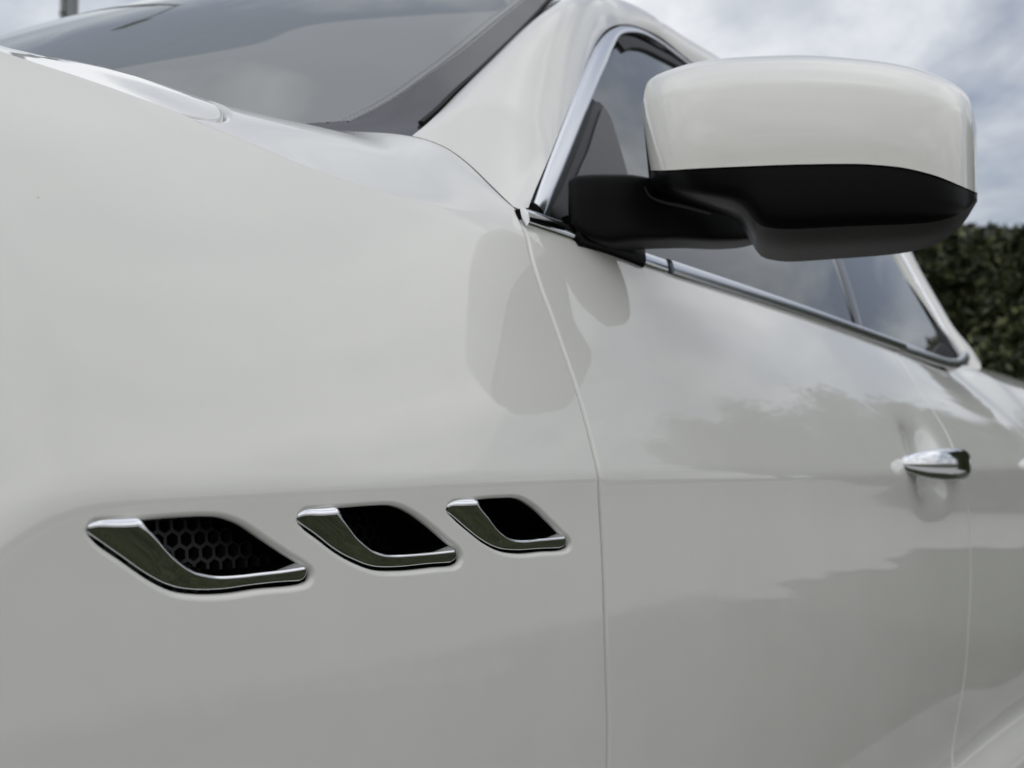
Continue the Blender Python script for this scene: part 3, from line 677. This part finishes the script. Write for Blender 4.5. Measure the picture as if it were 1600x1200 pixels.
# roof
def roof_z(X): return np.interp(X, [1.2, 1.35, 1.5, 1.7, 1.95, 2.2, 2.5], [.70, .735, .748, .75, .735, .70, .63])
Rm = []
Erx = curve(Er[:7], n=40)
for q in Erx:
    row = []
    Z1 = q[2]+np.interp(q[0], [1.3, 1.6, 2.0, 2.62], [.052, .05, .05, .06])
    for u in np.linspace(0, 1, 50):
        row.append((q[0]-np.interp(q[0], [1.3, 1.6, 2.2, 2.7], [.10, .03, 0, .1])*bell(u), q[1]+(1.9-2*q[1])*u, q[2]+(Z1-q[2])*(1-abs(2*u-1)**4.0)))
    Rm.append(row)
grid_surface('roof', np.array(Rm), paint, car)
Rb = []
Elow = curve(Er[6:], n=14)
for i, q in enumerate(Elow):
    Rb.append([(q[0]+.12*bell(u), q[1]+(1.9-2*q[1])*u, q[2]+(.10*(1-i/13)+.03)*(1-abs(2*u-1)**2.6)) for u in np.linspace(0, 1, 40)])
grid_surface('rear_window', np.array(Rb), sglass, car)
# far side frame
Pm = Pf.copy(); Pm[..., 1] = 1.9-Pm[..., 1]; grid_surface('side_frame', Pm, paint, car)
# windshield edge seal and printed band
es = curve(np.vstack([E0[1:], Er[:1]])+np.array([.001, .006, .004]), step=.008)
sweep('windshield_seal', es, np.tile((-.45, -.25, .85), (len(es), 1)), rprof(.005, .003, -.004, r=.5), rubber, car)
def wpt(u, v):
    i = np.clip(v*(Wm-1), 0, Wm-1.001); j = np.clip(u*(Wn-1), 0, Wn-1.001); i0, j0 = int(i), int(j); a, b = i-i0, j-j0
    return (WP[i0, j0]*(1-a)*(1-b)+WP[i0+1, j0]*a*(1-b)+WP[i0, j0+1]*(1-a)*b+WP[i0+1, j0+1]*a*b)
def proj(p):
    f = ray(800, 600); r_ = np.array([math.sin(YAW), -math.cos(YAW), 0]); u_ = np.cross(r_, f); q = np.array(p)-np.array([0, -.45, 0])
    return 800+F*(q@r_)/(q@f), 600-F*(q@u_)/(q@f)
def winv(px, py):
    best = None
    for u in np.linspace(0, .6, 90):
        for v in np.linspace(0, 1, 60):
            a, b = proj(wpt(u, v)); d = (a-px)**2+(b-py)**2
            if best is None or d < best[0]: best = (d, u, v)
    _, u, v = best; s = .01
    for _ in range(26):
        c_ = [(u+a*s, v+b*s) for a in (-1, 0, 1) for b in (-1, 0, 1)]
        u, v = min(c_, key=lambda q: sum((x-y)**2 for x, y in zip(proj(wpt(max(0, q[0]), min(1, max(0, q[1])))), (px, py)))); s *= .8
    return max(0, u), min(1, max(0, v))
fpx = [(525, 192), (580, 167), (640, 132), (690, 97), (735, 62), (790, 18)]
fuv = np.array([winv(*q) for q in fpx]); print('FRIT', np.round(fuv, 3).tolist())
fu = pchip(fuv[:, 1]*3, fuv[:, 0], 0, -1, 4)
vv = np.linspace(0, 1, 60); uu = .86*np.clip(fu(np.clip(vv, fuv[:, 1].min(), fuv[:, 1].max())*3), .004, .6)
lowk = vv < fuv[:, 1].min(); uu[lowk] = uu[lowk]+(fuv[:, 1].min()-vv[lowk])*2.0
dn = -np.array([.35, .1, -.9])*.0012
FB = np.array([[wpt(u*s, v)+dn for s in np.linspace(0, 1, 12)] for u, v in zip(uu, vv)])
fritm = mat('printed_band', (.045, .045, .048), .12)
grid_surface('printed_band', FB, fritm, ws)
dots = mat('dot_print', (.30, .31, .31), .6)
dv, df_ = [], []
for k in range(150):
    v = .02+.96*k/150; u = float(np.interp(v, vv, uu))
    for row, sz in ((0, .0012), (1, .0008)):
        p = wpt(u*(1)+.0035*row+.0015, v)+np.array([-.35, -.1, .9])*.002; b0 = len(dv)
        e1 = np.array([1., 0, .6]); e1 /= np.linalg.norm(e1); e2 = np.array([0, 1., .3]); e2 /= np.linalg.norm(e2)
        for a in range(6): dv.append(p+e1*sz*math.cos(a*math.pi/3)+e2*sz*1.3*math.sin(a*math.pi/3))
        df_.append(tuple(range(b0, b0+6)))
dd_ = mesh('dot_print', dv, df_, dots, ws, smooth=False); dd_['kind'] = 'stuff'
# cowl panel under the windshield
cw = []
for j, u in enumerate(us):
    p = B0[j]; cw.append([(p[0]+.02, p[1], p[2]-.005), (p[0]-.05, p[1], p[2]-.03), (p[0]-.12, p[1], p[2]-.05)])
grid_surface('cowl_panel', np.array(cw), blackp, car)

# ---- mirror
mir_ = bpy.data.objects.new('side_mirror', None); COL.objects.link(mir_); mir_.parent = car; mir_.location = Vector((.86, -.08, 1.0))-car.location; mir_.empty_display_size = .05
MI, MO = np.array([.895, .036]), np.array([1.05, -.208]); mt = (MO-MI)/np.linalg.norm(MO-MI); mn = np.array([mt[1], -mt[0]])
if mn[0] > 0: mn = -mn
def mpt(px, py, n_):                                         # point on the plane parallel to the mirror plane, n_ in front of it
    d = ray(px, py); o_ = MI+mn*n_-np.array([0, -.45]); t = (o_@mn)/(d[:2]@mn); return np.array([d[0]*t, d[1]*t-.45, d[2]*t])
topm = pchip([1003, 1008, 1020, 1045, 1090, 1150, 1250, 1350, 1420, 1480, 1508, 1520, 1527], [165, 132, 119, 108, 96, 88.5, 85, 91, 102, 124, 143, 163, 205], 2, 990, 1540, 1)
spl = pchip([1003, 1020, 1080, 1150, 1250, 1330, 1400, 1460, 1500, 1527], [267, 267, 264, 261, 257.5, 256.5, 261, 274, 290, 302], 8, 990, 1540, 1)
botm = pchip([1003, 1040, 1100, 1140, 1160, 1175, 1190, 1230, 1300, 1400, 1450, 1490, 1510, 1527], [300, 314, 330, 342, 360, 387, 403, 409, 405, 397, 387, 366, 344, 315], 3, 990, 1540, 1)
tS = .5-.5*np.cos(np.linspace(0, math.pi, 90)); tS = tS*.75+np.linspace(0, 1, 90)*.25
pxs = 1003+524*tS
ends = lambda t: max(0.0, (1-abs(2*t-1)**7))**.42
RB = -.026
def bez(a, b, c, d, t): return a*(1-t)**3+3*b*t*(1-t)**2+3*c*t*t*(1-t)+d*t**3
upprof = curve([(RB, .975), (-.006, 1.0), (.014, .975), (.032, .90), (.0445, .805), (.0480, .765), (.0505, .71), (.0545, .5), (.056, .25), (.054, 0)], n=44)
lowprof = curve([(.0520, 0), (.051, .15), (.0475, .45), (.043, .60), (.037, .67), (.015, .84), (RB, 1.0)], n=30)
def mirror_part(prof, upper, inset=0):
    G_ = []
    for t, px in zip(tS, pxs):
        e_ = ends(t); row = []
        for n_, f in prof:
            n2_ = RB+(n_-RB)*e_-inset*e_
            if upper: zt, z0 = topm(px), spl(px); py = z0+(zt-z0)*f-.8*(1-f)
            else: zt, z0 = botm(px), spl(px); py = z0+(zt-z0)*f+1.6*(1-f)
            px2 = 1265+(px-1265)*(1-.006*e_)+(13*(1-t)**4*max(0, 1-f)**1.2*(1 if upper else 0)+(13*(1-t)**4 if not upper else 0))
            row.append(mpt(px2, py, n2_))
        G_.append(row)
    return np.array(G_)
U_ = mirror_part(upprof, True); grid_surface('mirror_cap', U_, paint, mir_)
L2 = mirror_part(lowprof, False, .0012); kf = int(np.argmin(abs(lowprof[:, 1]-.655))); grid_surface('mirror_housing', L2[:, :kf+1], blackp, mir_)
ku = int(np.argmin(abs(pxs-1180))); grid_surface('housing_underside', L2[ku:, kf:], undm, mir_); grid_surface('arm_joint', L2[:ku+1, kf:], blackp, mir_)
# return lip of the cap at the split
lipg = np.stack([U_[:, -1], U_[:, -1]+np.array([mn[0]*-.004, mn[1]*-.004, .0])], 1); grid_surface('cap_lip', lipg, blackp, mir_)
# back of the mirror: glass in a bezel
ring = np.vstack([U_[:, 0], L2[::-1, -1]]); cR_ = ring.mean(0)
q1 = cR_+(ring-cR_)*.93-np.array([mn[0], mn[1], 0])*.004; n_ = len(ring)
bz = np.vstack([ring, q1]); mesh('mirror_bezel', bz, [(i, (i+1) % n_, n_+(i+1) % n_, n_+i) for i in range(n_)], blackp, mir_)
q2 = q1+np.array([mn[0], mn[1], 0])*.003; mesh('mirror_glass', q2, [tuple(range(n_))], chrome, mir_)
# arm from the door to the housing
apx = [(893, 318, 34, .088, .016), (903, 322, 42, .084, .022), (922, 328, 50, .080, .026), (955, 333, 55, .072, .030), (1000, 333, 52, .058, .034), (1060, 339, 44, .038, .034), (1120, 347, 38, .014, .032), (1160, 350, 32, -.002, .028), (1185, 352, 24, -.012, .020)]
Ag = []
ac = curve(apx, n=40)
for px, py, hh, Y, dp in ac:
    c = at(px, py, Y); dist = c@ray(800, 600)+.45*ray(800, 600)[1]
    rz = hh/F*dist; a_ = np.linspace(0, 2*math.pi, 28, endpoint=False)
    Ag.append([(c[0]-dp*math.copysign(abs(math.cos(x))**.4, math.cos(x))*.9, c[1]-dp*.35*math.copysign(abs(math.cos(x))**.4, math.cos(x)), c[2]+rz*math.copysign(abs(math.sin(x))**.30, math.sin(x))) for x in a_])
Ag = np.array(Ag); Ag = np.concatenate([np.repeat(Ag[:1].mean(1, keepdims=True), Ag.shape[1], 1), Ag, np.repeat(Ag[-1:].mean(1, keepdims=True), Ag.shape[1], 1)])
grid_surface('mirror_arm', Ag, greyp, mir_, wrap_v=True)
sm = curve([mpt(x, y, .0525) for x, y in [(1008, 290), (1016, 304), (1034, 312), (1070, 320), (1112, 331)]], step=.004)
sweep('housing_seam', sm, np.tile((mn[0], mn[1], .1), (len(sm), 1)), rprof(.0014, .002, -.006, r=.6), greyp, mir_)
# foot of the arm on the belt line
ftp = curve(pix([(900, 360), (940, 372), (975, 385), (1003, 397)], lambda X, z: GGLASS(X, z)-.016), step=.006)
sweep('mirror_foot', ftp, np.tile((0, -1, .2), (len(ftp), 1)), rprof(.032, .016, -.012, r=.7), blackp, mir_)
# sail triangle
sail = curve(pix2([(858, 340), (871, 300), (893, 247), (914, 193), (925, 164), (932, 162), (940, 172), (952, 210), (968, 262), (978, 300), (990, 345), (1000, 392), (930, 370)], GGLASS), step=.005, closed=True)
panel('sail_frame', sail, lambda u, v: GLASS(u, v)-np.array([0, .005, 0]), (0, -1, 0), .01, blackp, mir_, r=.002, depth=.004)
sp_ = curve(pix2([(894, 290), (912, 235), (928, 186), (936, 172), (943, 184), (955, 222), (967, 264), (972, 290)], GGLASS), step=.004, closed=True)
panel('sail_panel', sp_, lambda u, v: GLASS(u, v)-np.array([0, .0085, 0]), (0, -1, 0), .008, sailp, mir_, r=.0015, depth=.003)

# ---- cabin
def cab(name, c, s, m=inter, bev=.03, rot=0): return box(name, c, s, m, car, bev, rot)
cab('dashboard', (.98, .95, .90), (.50, 1.38, .16), bev=.06, rot=R(-6))
cab('floor_pan', (1.6, .95, .30), (2.6, 1.5, .06)); cab('firewall', (.74, .95, .60), (.06, 1.5, .50))
cab('centre_console', (1.5, .95, .52), (1.0, .22, .34))
for y in (.55, 1.35):
    s_ = cab('front_seat', (1.62, y, .55), (.52, .50, .20), leather, .07)
    box('seat_back', (1.93, y, .86), (.16, .48, .60), leather, s_, .07, R(14)).location = -(s_.location+car.location)
    box('headrest', (2.02, y, 1.20), (.10, .26, .17), leather, s_, .045, R(10)).location = -(s_.location+car.location)
cab('rear_seat', (2.62, .95, .55), (.50, 1.25, .22), leather, .07); cab('rear_seat_back', (2.90, .95, .82), (.16, 1.25, .50), leather, .07, R(18))
for y in (.17, 1.73): cab('door_trim', (1.7, y, .62), (1.7, .05, .50))
sw = []
for i in range(40):
    a = 2*math.pi*i/40; c = (1.33+.06*math.sin(a), .55+.185*math.cos(a), .93+.175*math.sin(a)); nr = np.array([.32*math.sin(a), math.cos(a), .95*math.sin(a)])
    sw.append([(c[0]+.014*math.cos(b)*.95+nr[0]*.014*math.sin(b), c[1]+nr[1]*.014*math.sin(b), c[2]-.3*.014*math.cos(b)+nr[2]*.014*math.sin(b)) for b in np.linspace(0, 2*math.pi, 10, endpoint=False)])
V = np.array(sw); V[..., 2] -= ZC; stw = grid_surface('steering_wheel', V, gloss, car, wrap_u=True, wrap_v=True)
box('wheel_hub', (1.33, .55, .93), (.05, .15, .11), inter, stw, .02, R(18)).location = -car.location
# far glass
P_ = Pm[:, 0]; far_glass = np.array([[p, (p[0], float(1.9-YB(p[0])-.012), float(ZB(p[0]))-.02)] for p in P_[12:120]]); grid_surface('far_side_window', far_glass, sglass, car)
# boot lid and tail
Tl = []
for X in np.linspace(2.98, 3.86, 20):
    y0_, z0_ = float(YT(X)), float(ZT(X)); Tl.append([(X, y0_+(1.9-2*y0_)*u, z0_+.10*(1-abs(2*u-1)**4)*(1-.6*max(0, (X-3.6)/.3))) for u in np.linspace(0, 1, 40)])
grid_surface('boot_lid', np.array(Tl), paint, car)
# deck strip between rear quarter ridge and side frame / boot
dk = []
for X in np.linspace(2.27, 3.0, 50):
    y0_, z0_ = float(YT(X)), float(ZT(X)); k = (X-2.27)/.73
    yi, zi = .16+.14*k, .20+.03*k
    dk.append([(X, y0_+(yi+.05-y0_)*s, z0_+(zi-z0_)*(1-(1-s)**2)) for s in np.linspace(0, 1, 12)])
grid_surface('rear_deck_side', np.array(dk), paint, car)
def tail_pt(a, v):
    th = math.pi*(a-.5); y = .95+.86*math.sin(th); x = 3.70+.30*abs(math.cos(th))**.6*(1-.25*abs(v-.4)); return (x, y, -.48+(.12+.46)*v)
grid_surface('rear_bumper', np.array([[tail_pt(a, v) for v in np.linspace(0, 1, 14)] for a in np.linspace(0, 1, 40)]), paint, car)
# ---- wheels
def wheel(x, y, sgn):
    w_ = bpy.data.objects.new('wheel', None); COL.objects.link(w_); w_.parent = car; w_.location = Vector((x, y, .34))-car.location
    lathe('tyre', [(.235, .11), (.25, .118), (.31, .12), (.335, .10), (.342, .06), (.342, -.06), (.335, -.10), (.31, -.12), (.25, -.118), (.235, -.11)], tyrem, w_, (x, y, .342))
    lathe('rim', [(.236, .112), (.228, .105), (.222, .09), (.205, .0), (.205, -.09), (.222, -.10), (.236, -.112)], alloy, w_, (x, y, .342))
    V, Fq = [], []
    for k in range(7):
        a = 2*math.pi*k/7
        for d in (-.16, .16):
            b0 = len(V); t1 = a+d*.35; t2 = a+d
            for rr_, th, yy in ((.04, t1, -.085), (.225, t2, -.105)):
                for q in (-1, 1):
                    for dp in (0, .03):
                        V.append((x+rr_*math.cos(th)-q*.012*math.sin(th), y+sgn*(yy+dp), .342+rr_*math.sin(th)+q*.012*math.cos(th)))
            Fq += [(b0, b0+2, b0+6, b0+4), (b0+1, b0+5, b0+7, b0+3), (b0, b0+4, b0+5, b0+1), (b0+2, b0+3, b0+7, b0+6)]
    mesh('spokes', V, Fq, alloy, w_, smooth=False, rel=False)
    lathe('hub_cap', [(0.0, -.092*sgn), (.03, -.092*sgn), (.045, -.085*sgn), (.045, -.05*sgn)], alloy, w_, (x, y, .342))
for x in (WX1, WX2):
    wheel(x, .14, 1); wheel(x, 1.76, -1)

# ------------------------------------------------------------------ ground
def sheet(name, x0, x1, y0, y1, z, m, nx=2, ny=2, bumpy=0):
    V = [(x0+(x1-x0)*i/(nx-1), y0+(y1-y0)*j/(ny-1), z) for i in range(nx) for j in range(ny)]
    Fq = [(i*ny+j, (i+1)*ny+j, (i+1)*ny+j+1, i*ny+j+1) for i in range(nx-1) for j in range(ny-1)]
    o = mesh(name, V, Fq, m, rel=False); o['kind'] = 'structure'; return o
asph = mat('asphalt', (.055, .055, .053), .85, bump=(180, .5, .004), var=(9, .25, 6))
grassm = mat('grass_ground', (.045, .050, .020), .9, bump=(60, .8, .02), var=(14, .5, 8))
pavem = mat('bounce_concrete', (.42, .41, .385), .85, bump=(90, .4, .003), var=(4, .12, 6))
kerbm = mat('kerb_concrete', (.18, .175, .16), .85, bump=(80, .4, .003), var=(6, .2, 5))
sheet('ground', -300, 300, -300, 300, -.03, grassm)
road = sheet('road', -60, 14, -.15, 9, -.012, asph)
pvx = np.linspace(-12, 24, 500); pvy = -1.72+.10*np.sin(pvx*3.1)+.07*np.sin(pvx*7.7+1)+rng.normal(0, .035, 500)
PV = np.vstack([np.stack([pvx, pvy, np.full(500, -.018)], 1), np.stack([pvx, np.full(500, -6.8), np.full(500, -.018)], 1)])
pv = mesh('bounce_pavement', PV, [(i, i+500, i+501, i+1) for i in range(499)], pavem, rel=False); pv['kind'] = 'structure'  # pale paving added out of view to bounce light onto the lower body
for k in range(34):
    x = -6+k*.62
    o = box('kerb_stone', (x, -.22, .01), (.61, .13, .10), kerbm, road, .012)
# grass blades beside the car
gv, gf = [], []
n_g = 26000
gx = rng.uniform(-1.2, 4.5, n_g); gy = -.32-1.55*rng.uniform(0, 1, n_g)**.85; ga = rng.uniform(0, math.tau, n_g); gh = rng.uniform(.03, .09, n_g); gb_ = rng.uniform(-.04, .04, (n_g, 2))
c_, s_ = np.cos(ga)*.003, np.sin(ga)*.003
GV = np.stack([np.stack([gx-c_, gy-s_, np.full(n_g, -.03)], 1), np.stack([gx+c_, gy+s_, np.full(n_g, -.03)], 1), np.stack([gx+gb_[:, 0], gy+gb_[:, 1], gh-.03], 1)], 1).reshape(-1, 3)
bladem = mat('grass_blade', (.060, .072, .026), .6, var=(5, .45, 4))
o = mesh('grass', GV, np.arange(n_g*3).reshape(-1, 3), bladem, smooth=False, rel=False); o['kind'] = 'stuff'; o['label'] = 'short green grass verge beside the kerb and the car'; o['category'] = 'grass'

# ------------------------------------------------------------------ vegetation
def leaf_mat(name, a, b):
    m = bpy.data.materials.new(name); m.use_nodes = True; t = m.node_tree; p = t.nodes['Principled BSDF']; p.inputs['Roughness'].default_value = .45
    g = t.nodes.new('ShaderNodeNewGeometry'); r = t.nodes.new('ShaderNodeValToRGB'); r.color_ramp.elements[0].color = (*a, 1); r.color_ramp.elements[1].color = (*b, 1)
    e3 = r.color_ramp.elements.new(.82); e3.color = (*[x*.6+y*.4 for x, y in zip(a, b)], 1); t.links.new(g.outputs['Random Per Island'], r.inputs[0]); t.links.new(r.outputs[0], p.inputs['Base Color']); return m
leafm = leaf_mat('leaf', (.012, .019, .006), (.20, .22, .10)); leafd = leaf_mat('tree_leaf', (.02, .035, .012), (.06, .085, .03))  # palest few hedge leaves carry a sparkle of light in their colour
barkm = mat('bark', (.06, .045, .03), .9, bump=(20, .6, .01))
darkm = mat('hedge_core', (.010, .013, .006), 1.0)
def leaves(P, size, m, name, parent, nrm_up=.4):
    n = len(P); a = rng.normal(size=(n, 3)); a[:, 2] += nrm_up; a /= np.linalg.norm(a, axis=1)[:, None]
    t = np.cross(a, rng.normal(size=(n, 3))); t /= np.linalg.norm(t, axis=1)[:, None]; b = np.cross(a, t)
    s = size*rng.uniform(.6, 1.4, n)[:, None]
    V = np.stack([P-t*s, P-b*s*.45+a*s*.1, P+t*s, P+b*s*.45+a*s*.1], 1).reshape(-1, 3)
    return mesh(name, V, np.arange(4*n).reshape(-1, 4), m, parent, smooth=False, rel=False)
HX, HY0, HY1, HH = 12.6, -4.6, 9.0, 3.08
hedge = thing('hedge', (HX+1, 1, -.03), 'tall dark green clipped hedge standing behind the rear of the white car', 'hedge')
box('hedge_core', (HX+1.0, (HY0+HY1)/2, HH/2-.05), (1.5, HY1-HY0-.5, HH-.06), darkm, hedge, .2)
n = 60000; hy = rng.uniform(HY0, HY1, n); hz = rng.uniform(0, 1, n)**.9
bul = .22*np.sin(hy*1.9)+.15*np.sin(hy*4.3+hz*5)+.10*np.sin(hz*11+hy*2.7)
hx_ = HX+bul+rng.exponential(.13, n)-.10
hp_ = np.stack([hx_, hy, hz*(HH+.04*np.sin(hy*3)+.03*np.sin(hy*7.7))], 1)
n2_ = 22000; hy2 = rng.uniform(HY0, HY1, n2_); hp2 = np.stack([rng.uniform(HX, HX+2, n2_), hy2, HH+.04*np.sin(hy2*3)+.03*np.sin(hy2*7.7)+rng.normal(0, .035, n2_)], 1)
leaves(np.vstack([hp_, hp2]), .078, leafm, 'hedge_foliage', hedge)
def tree(x, y, h, r_, seed, label, kind='broadleaf_tree'):
    rg = np.random.default_rng(seed); t = thing(kind, (x, y, -.03), label, 'tree', 'trees across the grass')
    segs = []
    tr = []
    for i in range(9):
        z = h*.62*i/8; rr_ = .22*(h/9)*(1-.75*i/8); ox = .2*math.sin(i*.8+seed); tr.append([(x+ox*.5+rr_*math.cos(a), y+ox*.3+rr_*math.sin(a), z-.03) for a in np.linspace(0, 2*math.pi, 12, endpoint=False)])
    V = np.array(tr); V[..., 2] -= ZC; grid_surface('trunk', V, barkm, t, wrap_v=True)
    cl = []
    for k in range(34):
        d = rg.normal(size=3); d /= np.linalg.norm(d); rad = r_*rg.uniform(.3, 1)**.6; c = np.array([x, y, h*.62])+d*rad*np.array([1, 1, h*.36/r_]); c[2] = max(c[2], h*.22)
        cl.append(c)
        if k < 9:
            q = []
            for s in np.linspace(0, 1, 5):
                p = np.array([x, y, h*.35])*(1-s)+c*s; q.append([(p[0]+.05*(1.1-s)*math.cos(a), p[1]+.05*(1.1-s)*math.sin(a), p[2]) for a in np.linspace(0, 2*math.pi, 6, endpoint=False)])
            V = np.array(q); V[..., 2] -= ZC; grid_surface('branch', V, barkm, t, wrap_v=True)
    cl = np.array(cl); pts = np.repeat(cl, 330, 0)+rg.normal(size=(len(cl)*330, 3))*r_*.19
    leaves(pts, .13, leafd, 'crown', t)
rowt = [(-3.5, 7.0, 2.0, 'shortest tree of the row, closest to the hedge behind the car'), (-6.3, 7.9, 2.2, 'rounded tree, second from the hedge'), (-9.0, 8.9, 2.2, 'taller tree, third from the hedge'),
        (-11.8, 8.6, 2.0, 'bushy tree just before the middle of the row'), (-14.5, 9.7, 2.4, 'broad tree in the middle of the row'), (-17.2, 9.1, 2.0, 'slightly lower tree just past the middle of the row'),
        (-19.8, 10.2, 2.3, 'tallest tree of the row'), (-22.3, 9.5, 1.9, 'slim tree at the open end of the row')]
for k, (az, h_, r_, lb) in enumerate(rowt):
    dd = 27+1.8*((k*5) % 3); tree(dd*math.cos(R(az)), -.45+dd*math.sin(R(az)), h_*dd/28, r_, k+1, lb)

# ------------------------------------------------------------------ lamp post beyond the windshield
lx, ly = CAM[0]+11.5*math.cos(YAW+math.atan(703/F)), CAM[1]+11.5*math.sin(YAW+math.atan(703/F))
lp = thing('lamp_post', (lx, ly, -.03), 'grey steel lamp post rising beyond the windshield of the white car', 'lamp post')
steel = mat('galvanised_steel', (.20, .21, .21), .5, metal=.6, var=(3, .15, 4)); steel2 = mat('pole_strip', (.36, .37, .37), .6)
lathe('pole', [(.085, 0), (.085, 1.2), (.062, 1.25), (.056, 7.5), (.04, 9.0)], steel, lp, (lx, ly, -.03), axis='Z', n=24)
Vs, Fs = [], []
for k in range(60):
    z = 3+k*.1; b0 = len(Vs)
box('cable_strip', (lx-.058, ly+.058, 4.6), (.040, .040, 7.0), steel2, lp, .004)
for k in range(22): box('strip_clamp', (lx-.045, ly+.045, 3.2+k*.16), (.08, .08, .012), steel, lp, 0)
arm_ = []
for s in np.linspace(0, 1, 14): arm_.append((lx-1.1*s, ly-.3*s, 8.9-.03+.35*math.sin(s*math.pi/2)-ZC))
sweep('lamp_arm', arm_, np.tile((0, 0, 1), (14, 1)), [(.03*math.cos(a), .03*math.sin(a)) for a in np.linspace(0, 2*math.pi, 10, endpoint=False)], steel, lp)
box('lamp_head', (lx-1.35, ly-.37, 9.22), (.55, .26, .10), steel, lp, .03)
